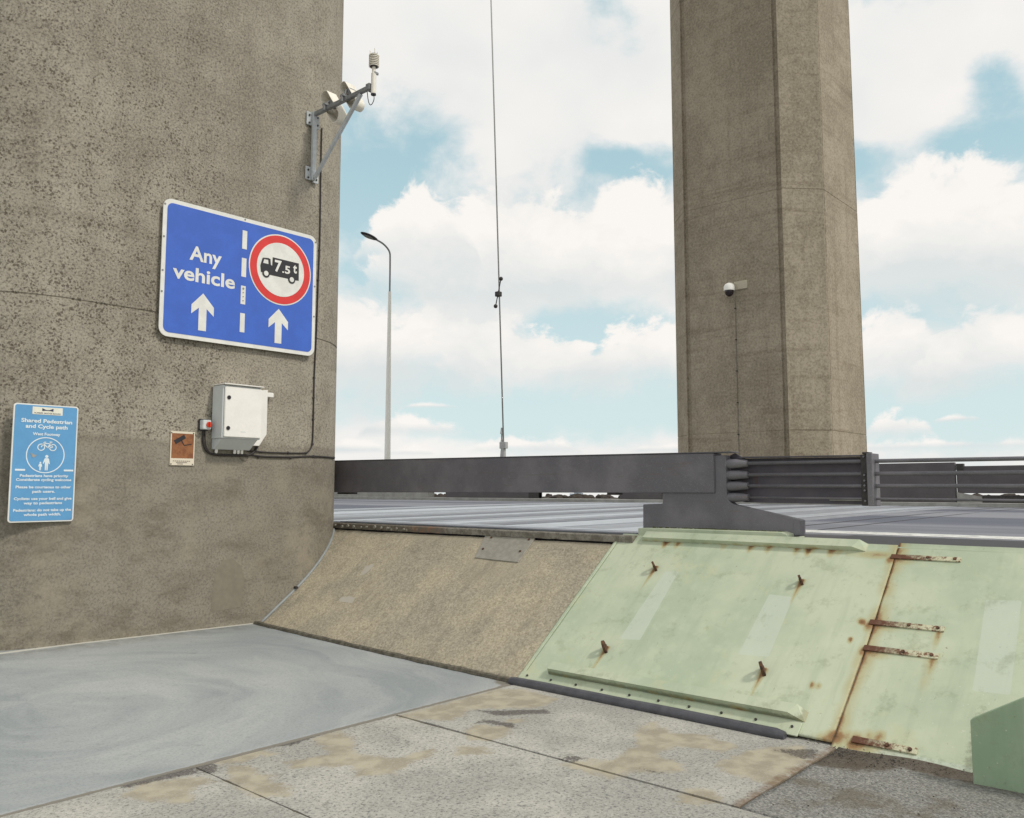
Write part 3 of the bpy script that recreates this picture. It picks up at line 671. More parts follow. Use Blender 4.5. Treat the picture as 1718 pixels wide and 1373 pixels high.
# ------------------------------------------------------------------ pale green steel cover over the slope
steel = root('steel_slope', (XF, 0, 0), 'pale green rust streaked steel plates sloping up beside the footway', 'steel cover', rot=SL)
lugs = [(1.469, 4.148, 1.1), (.476, 4.124, 1.25), (1.435, 2.794, 1.0), (.495, 2.769, 1.25)]
straps = [(1.792, 2.20, 1.71), (1.079, 2.18, 1.69), (.830, 2.157, 1.68), (.065, 2.03, 1.65)]
def seam(s): return 2.145+.03*np.maximum(0, (s-.9))
def rustmask(s, y):
    r = np.zeros_like(s); nz = np.array([noise.noise(Vector((a*5, b*5, 2))) for a, b in zip(s, y)]); nf = np.array([noise.noise(Vector((a*3, b*30, 9))) for a, b in zip(s, y)])
    dn = np.abs(y-seam(s)); r = np.maximum(r, .18*np.exp(-(dn/.03)**2)*(1+.9*nz)+.42*np.exp(-(dn/.006)**2)+.40*np.exp(-(np.maximum(0, seam(s)-y)/.10)**2)*(dn < .4)*(1+nz)*(y < seam(s)))
    r = np.maximum(r, .34*np.exp(-(np.maximum(0, y-seam(s))/.07)**2)*(y >= seam(s))*(1+.6*nz))
    for ls, ly, k in lugs:
        ds = ls-s; t_ = np.clip(ds/.34, 0, 1); wd = .020*(1-t_)+.006
        r = np.maximum(r, (ds > -.03)*(ds < .34)*np.exp(-((y-ly-.012*t_)/wd)**2)*(1.0-.85*t_**.7)*1.0)
    for ss, ya, yb in straps:
        inn = sstep(y, yb-.03, yb+.02)*sstep(y, ya+.06, ya-.0)
        ds = ss-.03-s
        e0 = np.exp(-((y-ya)/.13)**2)
        r = np.maximum(r, inn*np.where(ds > 0, np.exp(-(ds/.07)**2), np.exp(-(ds/.05)**2))*(.18+.62*e0))
        ds2 = np.clip(ds, 0, None); w2 = .025
        if ss in (1.079, .830): r = np.maximum(r, (ds > -.05)*np.exp(-((y-yb-.03)/w2)**2)*np.clip(1-ds2/.22, 0, 1)*.75)
        if ss == .830: r = np.maximum(r, (ds > -.05)*np.exp(-((y-yb-.04)/.05)**2)*np.clip(1-ds2/.6, 0, 1)*.38)
    # scale spots
    ws_, wy_ = s+.05*nz, y+.05*nf
    for cs, cy_, rr, am in [(.443, 2.382, .035, .85), (1.09, 2.235, .04, 1.0), (.86, 2.255, .022, .95), (.05, 2.13, .08, .9), (.03, 2.20, .06, .7), (.05, 2.0, .07, .95), (.12, 1.90, .06, .7)]:
        r = np.maximum(r, am*np.exp(-(((ws_-cs)/(rr*1.1))**2+((wy_-cy_)/rr)**2)))
    # bleeding from under the top flange
    for cy_, am in [(4.20, 1.0), (4.08, .8), (3.62, .5), (3.36, .9), (3.2, .6), (2.95, .7), (2.85, .95), (2.66, .8), (2.60, .7)]:
        ds = 1.835-s; r = np.maximum(r, am*(ds > -.04)*np.exp(-((y-cy_)/(.045-.02*np.clip(ds/.1, 0, 1)))**2)*np.clip(1-ds/.13, 0, 1)*(1+.6*nf))
    r = np.maximum(r, .40*np.exp(-((s-1.80)/.05)**2)*(y < 2.55)*(y > 2.1)*(1+nz))
    return np.clip(r, 0, 1.2)
def palemask(s, y):
    p = np.zeros_like(s)
    for q in ([(.60, 4.06), (1.06, 4.045), (1.44, 4.03), (1.45, 3.90), (.62, 3.87)], [(.62, 3.01), (1.27, 3.0), (1.26, 2.80), (.63, 2.78)], [(.59, 1.44), (1.40, 1.49), (1.42, 1.28), (.60, 1.24)]):
        p = np.maximum(p, sstep(sdpoly(s, y, q), -.02, .02))
    p = np.maximum(p, sstep(s, .07, .01)*(y < 1.9)*.8)
    return p
def dirt_shade_mask(s, y):
    d = np.maximum(sstep(s, .16, .02)*.55, .45*sstep(y, 4.66, 4.74))
    d = np.maximum(d, .5*np.exp(-((s-.205)/.03)**2)*(y > 2.35)); d = np.maximum(d, .4*np.exp(-((s-1.82)/.03)**2)*(y > 2.4)); d = np.maximum(d, .22*sstep(s, .7, .1))  # darker lines along both flanges, and darker towards the foot
    d = np.maximum(d, .75*np.exp(-((y-1.36)/.07)**2)*sstep(s, .75, .3))  # shade beside the end box, painted into the plate
    d = np.maximum(d, .35*np.exp(-((y-1.40)/.22)**2)*sstep(s, .8, .2))  # wider, softer part of that painted shade
    return d
def gplate(name, s0, s1, y0, y1, n0, thick=.012, res=.016, skew=True):
    nx, ny = max(2, int((s1-s0)/res)), max(2, int((y1-y0)/res))
    V, F = plate(s0, s1, y0, y1, nx, ny, lambda s, y: n0+.0035*noise.noise(Vector((s*1.7, y*1.7, 3)))+.001*noise.noise(Vector((s*6, y*6, 8))), thick)
    s, y, z = arr(V); ym = (y1-y0)
    if skew == 'lo':    # lower-Y edge follows the seam
        f = (y1-y)/ym; y2 = y+(seam(s)-y0+.003)*f
    elif skew == 'hi':
        f = (y-y0)/ym; y2 = y+(seam(s)-y1-.003)*f
    else: y2 = y
    V = [(a, b, c) for a, b, c in zip(s, y2, z)]
    return obj(name, (V, F), 'green_paint', steel, local=True, mask=np.stack([rustmask(s, y2), palemask(s, y2), dirt_shade_mask(s, y2)], 1), smooth='all')
gplate('plate', .02, 1.93, 2.145, 4.735, .016, skew='lo')['label'] = 'broad pale green plate with four rusty lifting lugs'
gplate('plate', -.06, 1.96, -1.6, 2.145, .012, skew='hi')['label'] = 'pale green plate with rusty flat straps'
fs = lambda a, b, d: Vector((a, d, b))
def gsolid(name, vf, r=0.0, d=0.0, bev=0):
    V = vf[0]; n = len(V)
    return obj(name, vf, 'green_paint', steel, local=True, mask=np.stack([np.full(n, r), np.zeros(n), np.full(n, d)], 1))
gsolid('edge_angle', box(-.02, 1.90, 4.735, 4.765, .0, .022, .002), .1, .5)
gsolid('edge_angle', box(-.02, 1.88, 4.768, 4.786, -.01, .010, .002), .15, .7)
# top flange with mitred end
def flange(name, s0, s1, y0, y1, h, mit):
    V = [(s0, y1, .017), (s0, y1-.02, h), (s1, y1-.02, h), (s1, y1, .017), (s0, y0, .017), (s0, y0+mit, h), (s1, y0+mit*.6, h), (s1, y0, .017)]
    Fq = [(0, 1, 2, 3), (4, 5, 6, 7), (0, 1, 5, 4), (1, 2, 6, 5), (2, 3, 7, 6), (3, 0, 4, 7)]
    bm = bmesh.new(); vv = [bm.verts.new(v) for v in V]
    for q in Fq: bm.faces.new([vv[i] for i in q])
    bmesh.ops.recalc_face_normals(bm, faces=bm.faces); bmesh.ops.subdivide_edges(bm, edges=[e for e in bm.edges if abs(e.verts[0].co.y-e.verts[1].co.y) > 1], cuts=60)
    bm.verts.index_update(); bm.verts.ensure_lookup_table(); vf = frombm(bm)
    n = len(vf[0]); r = np.array([max(0, .9*noise.noise(Vector((v[1]*9, v[2]*40, 4)))+.16) if v[2] < .04 else max(0, .3*noise.noise(Vector((v[1]*7, 9, 4)))) for v in vf[0]])
    return obj(name, vf, 'green_paint', steel, local=True, mask=np.stack([r, r*0, np.array([(1.15 if 'bottom' in name else .6) if v[2] < .04 else .12 for v in vf[0]])], 1))  # lower edges darkened: underside shade painted in, stronger on the bottom flange
flange('top_flange', 1.835, 1.925, 2.40, 4.47, .062, .10)
flange('bottom_flange', .125, .205, 2.35, 4.50, .085, .10)
strip = gsolid('screw_strip', box(.0, .110, 2.36, 4.735, .017, .027, .002), .12, .35)
for q in range(10):
    yy = 4.68-q*.252
    obj('screw', prism(circ(.062, yy, .0095, 8), .027, .035, lambda u, v, d: Vector((u, v, d))), 'dark_steel', strip, local=True)
pts = [(5.352+.004*noise.noise(Vector((yy*3, 5, 0))), yy, .018+.006*noise.noise(Vector((yy*2, 1, 0)))) for yy in np.linspace(4.78, 2.42, 40)]
rb = obj('rubber_seal', tube(pts, [.034]+[.041]*38+[.028], 16), 'rubber', steel, smooth=True); rb['label'] = 'black rubber tube sealing the foot of the steel'
for ss, ya, yb in straps:
    n_ = 24; V = []; 
    vf = box(ss-.024, ss+.024, yb, ya, .013, .023, .002)
    msk = np.array([[.75 if v[1] > ya-.08 else (.35 if v[1] < yb+.05 else .05), 0, 0] for v in vf[0]])
    st = obj('strap', vf, 'strap_paint', steel, local=True, mask=msk)
    for bb in (yb+.04, (ya+yb)/2-.02):
        obj('bolt_head', prism(circ(ss, bb, .013, 6), .023, .031, lambda u, v, d: Vector((u, v, d))), 'rusty_iron', st, local=True)
for q, (ls, ly, k) in enumerate(lugs):
    # a lifting eye: bent flat tongue standing off the plate, with a hole
    o_ = .062*k; V, F = ring(0, .030, .010, .030, lambda a, b, d: Vector((a, d, b)), -.008, .008, 18)
    Rz = Matrix.Rotation([.75, .55, .6, .5][q], 3, 'Z')
    V = [Rz @ Vector((v.x*1.15-.012, v.y, v.z*1.25)) for v in V]; vb = [Rz @ v for v in box(-.042, .026, -.010, .010, -.002, .022, .003)[0]]
    vf = join((V, F), (vb, box(-.042, .026, -.010, .010, -.002, .022, .003)[1]))
    vf = ([v*k+Vector((ls, ly, .016)) for v in vf[0]], vf[1])
    obj('lifting_lug', vf, 'rusty_iron', steel, local=True)
# hump of paint-covered steel under the bracket, with moss on it
hv = prism([(3.06, 1.10), (4.56, 1.10), (4.56, 1.222), (4.30, 1.228), (3.12, 1.232), (3.07, 1.215)], 6.94, 7.30, fX, .006)
hp = obj('hump', hv, 'green_paint', steel, mask=np.stack([np.full(len(hv[0]), .08), np.zeros(len(hv[0])), np.full(len(hv[0]), .2)], 1))
parts = []
for i in range(150):
    yy = rg.uniform(3.14, 3.95) if i < 110 else rg.uniform(3.9, 4.45); xx = rg.uniform(7.0, 7.06)
    parts.append(sphere((xx, yy, 1.230), rg.uniform(.005, .011), 6, 4, (1, 1.6, .7)))
mo = tagit(obj('moss', join(*parts), 'moss', steel), kind='stuff')
gsolid('lip', ([SL.inverted() @ (Vector(v)-Vector((XF, 0, 0))) for v in box(6.93, 7.02, -1.6, 3.055, 1.09, 1.150, .006)[0]], box(6.93, 7.02, -1.6, 3.055, 1.09, 1.150, .006)[1]), .05, .25)
# end plate standing proud at the right, by the foot
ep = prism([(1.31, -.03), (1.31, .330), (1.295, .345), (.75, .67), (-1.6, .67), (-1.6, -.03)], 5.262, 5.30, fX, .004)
obj('end_box', ep, 'green_paint_shaded', steel, mask=np.stack([np.full(len(ep[0]), .0), np.zeros(len(ep[0])), np.array([.5 if v[2] < .1 else .1 for v in ep[0]])], 1))['label'] = 'shade-darkened green steel box at the right end by the ground'

# ------------------------------------------------------------------ near barrier
bar = root('road_barrier', (7.1, 3.8, ZR), 'dark purple grey box beam barrier with four steel ropes on the near road edge', 'barrier')
BX = 7.06
def bx_beam(x0, x1, ya, yb, z0a, z0b, z1a, z1b, bev=.006):
    bm = bmesh.new()
    vv = [bm.verts.new(p) for p in ((x0, ya, z0a), (x1, ya, z0a), (x1, ya, z1a), (x0, ya, z1a), (x0, yb, z0b), (x1, yb, z0b), (x1, yb, z1b), (x0, yb, z1b))]
    for q in ((0, 1, 2, 3), (4, 5, 6, 7), (0, 1, 5, 4), (1, 2, 6, 5), (2, 3, 7, 6), (3, 0, 4, 7)): bm.faces.new([vv[i] for i in q])
    bmesh.ops.recalc_face_normals(bm, faces=bm.faces); bmesh.ops.bevel(bm, geom=bm.edges[:], offset=bev, segments=2, affect='EDGES'); bm.verts.index_update(); return frombm(bm)
obj('box_beam', bx_beam(BX, BX+.15, 3.80, 9.9, 1.560, 1.550, 1.925, 1.976), 'barrier_paint', bar)
obj('top_cap', bx_beam(BX-.004, BX+.16, 3.62, 9.9, 1.927, 1.978, 1.936, 1.987, .003), 'barrier_paint', bar)
obj('beam_shoe', box(BX+.02, BX+.13, 4.9, 5.02, 1.535, 1.558, .003), 'dark_steel', bar)
obj('beam_shoe', box(BX+.02, BX+.13, 9.2, 9.5, 1.525, 1.549, .003), 'dark_steel', bar)
zz3 = lambda pts: [(p.y, p.z) for p in (on(0, BX+.02, 1050+a/5.37, 740+b/5.37) for a, b in pts)]
outl = zz3([(155, 572), (325, 566), (332, 560), (332, 430), (800, 130), (900, 130), (908, 500), (918, 525), (938, 552), (970, 574), (1020, 585), (1572, 712), (1575, 860), (155, 860)])
outl = [(a, min(b, 1.92)) for a, b in outl]
obj('bracket', prism(outl, BX+.018, BX+.115, fX, .005), 'barrier_paint', bar)
ep2 = zz3([(1518, 728), (1573, 715), (1576, 850), (1518, 850)])
obj('bracket_foot', prism(ep2, BX+.010, BX+.125, fX, .003), 'barrier_paint', bar)
RX = BX+.066
zr = [on(0, RX, 1300, py).z for py in (776.7, 796.4, 815.4, 835.3)]
for q, z0 in enumerate(zr):
    so_ = obj('rope_socket', tube([(RX, 3.70, z0-.002), (RX, 3.655, z0-.002), (RX, 3.60, z0), (RX, 3.52, z0), (RX, 3.50, z0), (RX, 3.495, z0)], [.043, .043, .041, .032, .031, .018], 20), 'barrier_paint', bar, smooth=True)
    obj('rope', tube([(RX, 3.52, z0), (RX, 2.45, z0-.003), (RX, 1.0, z0-.008), (RX, -2.0, z0), (RX, -6, z0)], .0165 if q < 3 else .010, 10), 'barrier_paint', bar, smooth='all')
obj('backing_plate', prism([(3.56, 1.475), (2.43, 1.468), (2.43, 1.862), (3.56, 1.872), (3.66, 1.925), (3.72, 1.90), (3.72, 1.50)], BX+.135, BX+.150, fX, .002), 'barrier_back', bar)
obj('top_rail', bx_beam(BX+.05, BX+.15, 2.43, 3.58, 1.864, 1.876, 1.876, 1.888, .003), 'barrier_back', bar)
po = obj('rope_post', box(BX-.010, BX+.16, 2.385, 2.430, 1.458, 1.885, .004), 'barrier_paint', bar)
obj('rope_channel', box(BX+.020, BX+.13, 2.432, 2.488, 1.46, 1.878, .003), 'dark_steel', po)
for z0 in (1.50, 1.585, 1.625, 1.665, 1.71, 1.86): obj('bolt', prism(circ(2.457, z0, .009, 6), BX+.005, BX+.020, fX), 'barrier_paint', po)
obj('post_head', box(BX+.01, BX+.10, 2.415, 2.47, 1.880, 1.897, .004), 'dark_steel', po)
obj('rub_rail', box(BX+.115, BX+.130, 2.49, 2.79, 1.497, 1.512, .002), 'far_plinth', bar)
po2 = obj('rope_post', join(box(BX+.035, BX+.16, -.6, -.553, 1.15, 1.873, .003), box(BX+.015, BX+.035, -.56, -.49, 1.15, 1.88, .003)), 'barrier_paint', bar)

# ------------------------------------------------------------------ far barrier
fb = root('road_barrier', (20.2, 10, 1.21), 'brown grey barrier on the far side of the road', 'barrier')
FXX = 20.2; yq = lambda px: on(0, FXX, px, 830).y
obj('parapet', box(FXX-.1, FXX+.2, yq(722), 90, 1.25, 1.50, .01), 'far_plinth', fb)
obj('plinth', box(FXX-.25, FXX+.5, -30, 200, 1.1, 1.30, .01), 'far_plinth', fb)
obj('beam', box(FXX, FXX+.12, yq(1462), 60, 1.72, 2.08, .006), 'far_barrier_paint', fb)
obj('bracket_plate', box(FXX-.02, FXX+.10, yq(905), yq(748), 1.28, 1.74, .006), 'far_barrier_paint', fb)
obj('bracket_end', box(FXX-.06, FXX+.14, yq(905), yq(905)+.4, 1.29, 1.71, .006), 'dark_steel', fb)
obj('gusset', prism([(yq(1110), 1.28), (yq(1110), 1.72), (yq(1070), 1.72), (yq(1040), 1.44), (yq(1040), 1.28)], FXX-.02, FXX+.1, fX, .005), 'far_barrier_paint', fb)
obj('panel', box(FXX-.03, FXX+.10, yq(1604), yq(1380), 1.29, 2.17, .006), 'far_barrier_paint', fb)
obj('beam', box(FXX+.02, FXX+.14, -25, yq(1606), 1.50, 2.085, .006), 'far_barrier_paint', fb)
obj('post', box(FXX, FXX+.14, yq(1618), yq(1606), 2.0, 2.14, .004), 'dark_steel', fb)
obj('post', prism([(yq(1648), 1.28), (yq(1648), 1.42), (yq(1606), 1.52), (yq(1606), 1.28)], FXX-.04, FXX+.08, fX), 'far_plinth', fb)
obj('base_beam', box(FXX-.02, FXX+.10, -25, yq(1648), 1.29, 1.46, .006), 'dark_steel', fb)
for q in range(7): obj('post', box(FXX+.02, FXX+.14, 24+q*4, 24.15+q*4, 1.29, 1.72, .004), 'far_barrier_paint', fb)

# ------------------------------------------------------------------ lane sign
def text_mesh(s, bold=.0):
    cu = bpy.data.curves.new('text', 'FONT'); cu.body = s; cu.offset = bold; cu.resolution_u = 4
    o = bpy.data.objects.new('text_tmp', cu); COL.objects.link(o)
    dg = bpy.context.evaluated_depsgraph_get(); me = bpy.data.meshes.new_from_object(o.evaluated_get(dg))
    V = [v.co.copy() for v in me.vertices]; F = [tuple(p.vertices) for p in me.polygons]
    bpy.data.objects.remove(o); bpy.data.curves.remove(cu); bpy.data.meshes.remove(me)
    return V, F
def text_fit(s, x0, x1, z0, z1, yy, bold=.02):
    """fit the ink box of the string to x0..x1, z0..z1 on the plane Y=yy"""
    V, F = text_mesh(s, bold)
    ax, bx_ = min(v.x for v in V), max(v.x for v in V); az, bz = min(v.y for v in V), max(v.y for v in V)
    return [Vector((x0+(v.x-ax)/(bx_-ax)*(x1-x0), yy, z0+(v.y-az)/(bz-az)*(z1-z0))) for v in V], F
YS = 8.70
sg = root('lane_sign', (5.1, YS, 3.22), 'large blue rectangular lane sign with red ringed lorry symbol on the tower', 'road sign')
SX0, SX1, SZ0, SZ1 = 4.125, 6.095, 3.222, 4.732
pl = obj('sign_plate', prism(rrect(SX0, SX1, SZ0, SZ1, .10), YS, YS+.012, fY), 'sign_white', sg)
obj('blue_face', prism(rrect(SX0+.045, SX1-.045, SZ0+.045, SZ1-.045, .065), YS-.0025, YS, fY), 'sign_blue', sg)
y1_, y2_, y3_, y4_ = YS-.005, YS-.0075, YS-.010, YS-.0125
sq = lambda a, b: (lambda p: (p.x, p.z))(on(1, YS, 240+a/4.43, 310+b/4.43))
def dec(name, pts, mat, d): return obj(name, prism(pts, d, d+.0023, fY), mat, sg)
for a, b, c, d in ((745, 343, 742, 480), (733, 546, 730, 685), (728, 752, 722, 888), (718, 955, 712, 1096)):
    (xa, za_), (xb, zb_) = sq(a+11, b), sq(c+11, d); xm = 5.0995
    dec('lane_dash', [(xm-.030, zb_), (xm+.030, zb_), (xm+.030, za_), (xm-.030, za_)], 'sign_white', y1_)
def arrow(cx, zt, zb, wd, sw):
    hh = (zt-zb)
    return [(cx, zt), (cx+wd/2, zt-hh*.34), (cx+wd/2, zt-hh*.58), (cx+sw/2, zt-hh*.40), (cx+sw/2, zb), (cx-sw/2, zb), (cx-sw/2, zt-hh*.40), (cx-wd/2, zt-hh*.58), (cx-wd/2, zt-hh*.34)]
dec('arrow', arrow(sq(443, 900)[0], sq(447, 810)[1], sq(438, 1087)[1], .265, .092), 'sign_white', y1_)
dec('arrow', arrow(sq(1005, 1000)[0], sq(1007, 924)[1], sq(1000, 1180)[1], .265, .092), 'sign_white', y1_)
xl, xr = sq(343, 560)[0], sq(583, 560)[0]
obj('lettering', text_fit('Any', xl, xr, sq(540, 632)[1], sq(390, 458)[1], y1_, .024), 'sign_white', sg)
obj('lettering', text_fit('vehicle', sq(217, 690)[0], sq(682, 720)[0], sq(245, 697)[1], sq(385, 618)[1], y1_, .024), 'sign_white', sg)
RC = (5.588, 4.212)
dec('roundel_rim', circ(*RC, .428), 'sign_white', y1_); dec('roundel_ring', circ(*RC, .413), 'sign_red', y2_); dec('roundel_disc', circ(*RC, .325), 'sign_white', y3_)
ZT = lambda pts: [sq(*p) for p in pts]
dec('lorry', ZT([(868, 600), (884, 548), (890, 544), (930, 548), (943, 555), (946, 598), (956, 604), (960, 541), (1154, 588), (1153, 716), (1122, 712), (1118, 694), (1100, 684), (1082, 694), (1078, 702), (940, 672), (935, 648), (912, 634), (890, 640), (880, 652), (872, 650)]), 'sign_black', y4_)
for c_ in ((910, 661), (1100, 708)):
    p = sq(*c_); dec('lorry_wheel', circ(*p, .050, 24), 'sign_black', y4_-.0025); dec('lorry_hub', circ(*p, .030, 20), 'sign_white', y4_-.005)
dec('lorry_window', ZT([(888, 583), (896, 556), (925, 562), (927, 592)]), 'sign_white', y4_-.0025)
yl = y4_-.0025
obj('lettering', text_fit('7', sq(974, 600)[0], sq(1026, 600)[0], sq(985, 650)[1], sq(980, 560)[1], yl, .03), 'sign_white', sg)
obj('lettering', text_fit('.', sq(1030, 655)[0], sq(1042, 655)[0], sq(1035, 658)[1], sq(1036, 645)[1], yl, .03), 'sign_white', sg)
obj('lettering', text_fit('5', sq(1049, 640)[0], sq(1088, 640)[0], sq(1062, 664)[1], sq(1066, 606)[1], yl, .03), 'sign_white', sg)
obj('lettering', text_fit('t', sq(1110, 640)[0], sq(1138, 640)[0], sq(1125, 662)[1], sq(1122, 597)[1], yl, .03), 'sign_white', sg)
for px, pz in ((4.142, 4.66), (4.142, 4.3), (4.142, 3.93), (6.078, 4.66), (6.078, 4.10), (6.078, 3.72), (5.1, 4.715), (4.142, 3.7)):
    obj('rivet', prism(circ(px, pz, .011, 8), YS-.004, YS, fY), 'galvanised_dull', sg)
for q in range(4): obj('rivet', prism(circ(5.0995, sq(735, 772+q*30)[1], .012 if q == 0 else .007, 8), y1_-.004, y1_, fY), 'galvanised_dull', sg)
for z0 in (3.55, 4.4): obj('rail', box(4.2, 6.02, YS+.012, YS+.045, z0-.03, z0+.03), 'galvanised_dull', sg)

# ------------------------------------------------------------------ shared path sign
YP = 8.725
ps = root('path_sign', (3.07, YP, 1.288), 'light blue shared path notice on the tower at the left edge', 'sign')
PX0, PX1, PZ0, PZ1 = 2.785, 3.363, 1.285, 2.402
obj('sign_plate', prism(rrect(PX0, PX1, PZ0, PZ1, .028), YP, YP+.012, fY), 'sign_white', ps)
obj('blue_face', prism(rrect(PX0+.012, PX1-.012, PZ0+.012, PZ1-.012, .020), YP-.0025, YP, fY), 'ped_blue', ps)
pq = lambda a, b: (lambda p: (p.x, p.z))(on(1, YP, 30+a/5.967, 660+b/5.967))
yp = YP-.005
def pdec(name, pts, mat='ped_print', d=yp): return obj(name, prism(pts, d, d+.0023, fY), mat, ps)
pcx = pq(275, 620)[0]
lg = pdec('logo_panel', [(pcx-.135, 2.305), (pcx+.135, 2.305), (pcx+.135, 2.377), (pcx-.135, 2.377)], 'logo_cream')
lz = 2.347
obj('logo_bridge', prism([(pcx-.05, lz+.018), (pcx-.045, lz+.018), (pcx-.02, lz+.006), (pcx, lz+.003), (pcx+.02, lz+.006), (pcx+.045, lz+.018), (pcx+.05, lz+.018), (pcx+.05, lz-.008), (pcx+.02, lz-.003), (pcx-.02, lz-.003), (pcx-.05, lz-.008)], yp-.0025, yp, fY), 'logo_navy', ps)
obj('lettering', text_fit('HUMBER BRIDGE BOARD', pcx-.12, pcx+.12, 2.312, 2.325, yp-.001, .01), 'logo_navy', ps)
def pline(s, zc, hgt, wid, bold=.03):
    has_d = any(c in 'gpqy' for c in s); obj('lettering', text_fit(s, pcx-wid/2, pcx+wid/2, zc-hgt*(.30 if has_d else 0), zc+hgt, yp, bold), 'ped_print', ps)
for s, zy, hg, wd in [('Shared Pedestrian', 300, .038, .455), ('and Cycle path', 355, .038, .375), ('West Footway', 425, .028, .245),
                      ('Pedestrians have priority', 840, .026, .43), ('Considerate cycling welcome', 880, .026, .49), ('Please be courteous to other', 953, .026, .49), ('path users.', 997, .026, .20),
                      ('Cyclists: use your bell and give', 1068, .026, .51), ('way to pedestrians', 1112, .026, .34), ('Pedestrians: do not take up the', 1182, .026, .51), ('whole path width.', 1226, .026, .33)]:
    pline(s, pq(275, zy)[1], hg, wd)
ccz = (pq(275, 462)[1]+pq(275, 780)[1])/2; rr_ = .172
obj('circle', ring(pcx, ccz, rr_-.009, rr_, fY, yp, yp+.0023), 'ped_print', ps)
for sx in (-1, 1): pdec('dash', [(pcx+sx*.215-.043, pq(300, 780)[1]), (pcx+sx*.215+.043, pq(300, 780)[1]), (pcx+sx*.215+.043, pq(300, 762)[1]), (pcx+sx*.215-.043, pq(300, 762)[1])])
bz_ = ccz+.075; bars = []
for sx in (-.052, .052): obj('bicycle_wheel', ring(pcx+.01+sx, bz_, .026, .034, fY, yp, yp+.0023, 28), 'ped_print', ps)
def stroke(p, q, wd=.008):
    p, q = Vector(p), Vector(q); n = (q-p).normalized(); n = Vector((-n.y, n.x))*wd/2
    return prism([tuple(p+n), tuple(q+n), tuple(q-n), tuple(p-n)], yp, yp+.0023, fY)
B = lambda a, b: (pcx+.01+a, bz_+b)
obj('bicycle_frame', join(stroke(B(-.052, 0), B(-.028, .048)), stroke(B(-.033, .036), B(.030, .036)), stroke(B(-.033, .036), B(.006, -.004)), stroke(B(.006, -.004), B(.052, 0)), stroke(B(.052, 0), B(.030, .036)), stroke(B(.006, -.004), B(.034, .050)), stroke(B(.020, .052), B(.046, .052)), stroke(B(-.030, .048), B(-.010, .050))), 'ped_print', ps)
def figure(cx, z0, h):
    hd = circ(cx, z0+h*.90, h*.095, 16)
    body = [(cx-.085*h, z0), (cx-.02*h, z0), (cx, z0+.44*h), (cx+.02*h, z0), (cx+.085*h, z0), (cx+.11*h, z0+.5*h), (cx+.16*h, z0+.40*h), (cx+.20*h, z0+.43*h), (cx+.14*h, z0+.74*h), (cx+.08*h, z0+.79*h), (cx-.08*h, z0+.79*h), (cx-.14*h, z0+.74*h), (cx-.22*h, z0+.45*h), (cx-.18*h, z0+.41*h), (cx-.10*h, z0+.58*h)]
    return join(prism(hd, yp, yp+.0023, fY), prism(body, yp, yp+.0023, fY))
obj('adult_figure', figure(pcx+.012, ccz-.145, .148), 'ped_print', ps); obj('child_figure', figure(pcx-.042, ccz-.145, .082), 'ped_print', ps)
obj('sticker_remains', prism([(pcx-.135, ccz+.018), (pcx-.115, ccz+.012), (pcx-.1, ccz+.002), (pcx-.075, ccz), (pcx-.09, ccz-.015), (pcx-.105, ccz-.03), (pcx-.12, ccz-.012)], yp, yp+.0023, fY), 'far_plinth', ps)
for px, pz in ((PX1-.02, PZ1-.02), (PX1-.02, PZ0+.02), (PX1-.022, 1.84)): obj('rivet', prism(circ(px, pz, .006, 8), YP-.004, YP, fY), 'galvanised_dull', ps)

# ------------------------------------------------------------------ rusty camera notice
cs = root('camera_notice', (4.46, 8.74, 1.85), 'small rust brown camera warning plate on the tower left of the cabinet', 'sign')
obj('plate', prism(rrect(4.325, 4.597, 1.85, 2.215, .006, 2), 8.742, 8.756, fY), 'rust_plate', cs)
nq = lambda a, b: (lambda p: (p.x, p.z))(on(1, 8.742, 270+a/5.542, 630+b/5.542))
obj('camera_symbol', prism([nq(*p) for p in [(120, 605), (215, 552), (232, 585), (138, 640)]], 8.7395, 8.742, fY), 'sign_black', cs)
obj('camera_arm', join(prism([nq(*p) for p in [(186, 606), (194, 602), (216, 645), (210, 650)]], 8.7395, 8.742, fY), prism([nq(*p) for p in [(210, 648), (285, 638), (285, 645), (214, 656)]], 8.7395, 8.742, fY)), 'sign_black', cs)
for a in ((100, 532), (303, 540), (92, 823), (292, 828)): obj('rivet', prism(circ(*nq(*a), .006, 8), 8.737, 8.742, fY), 'dark_steel', cs)
for q, (x0, x1) in enumerate(((110, 275), (140, 245), (150, 205))):
    (xa, z0), (xb, _) = nq(x0, 795+q*14), nq(x1, 795+q*14)
    obj('worn_print', join(*[box(xa+(xb-xa)*i/9, xa+(xb-xa)*(i+.72)/9, 8.740, 8.7421, z0-.004, z0+.004) for i in range(9)]), 'conduit_grey', cs)

# ------------------------------------------------------------------ electrical cabinet, switch
cb = root('electrical_cabinet', (5.02, 8.74, 2.1), 'white steel electrical cabinet bolted to the tower with two dark locks', 'cabinet')
obj('body', box(4.787, 5.262, 8.515, YF-.02, 2.150, 2.740, .006), 'cabinet_grey', cb)
dr = obj('door', box(4.800, 5.255, 8.490, 8.511, 2.165, 2.722, .006, 2), 'cabinet_white', cb)
for z0 in (2.60, 2.262): obj('lock', join(prism(circ(4.845, z0, .022, 18), 8.482, 8.492, fY), box(4.842, 4.848, 8.476, 8.484, z0-.012, z0+.012)), 'dark_plastic', dr)
obj('maker_plate', box(5.0, 5.06, 8.4885, 8.4902, 2.222, 2.232), 'cabinet_grey', dr)
obj('gland_box', prism([(8.535, 2.149), (YF-.01, 2.149), (YF-.01, 2.035), (8.70, 2.035)], 4.80, 5.245, lambda a, b, d: Vector((d, a, b)), .004), 'cabinet_grey', cb)
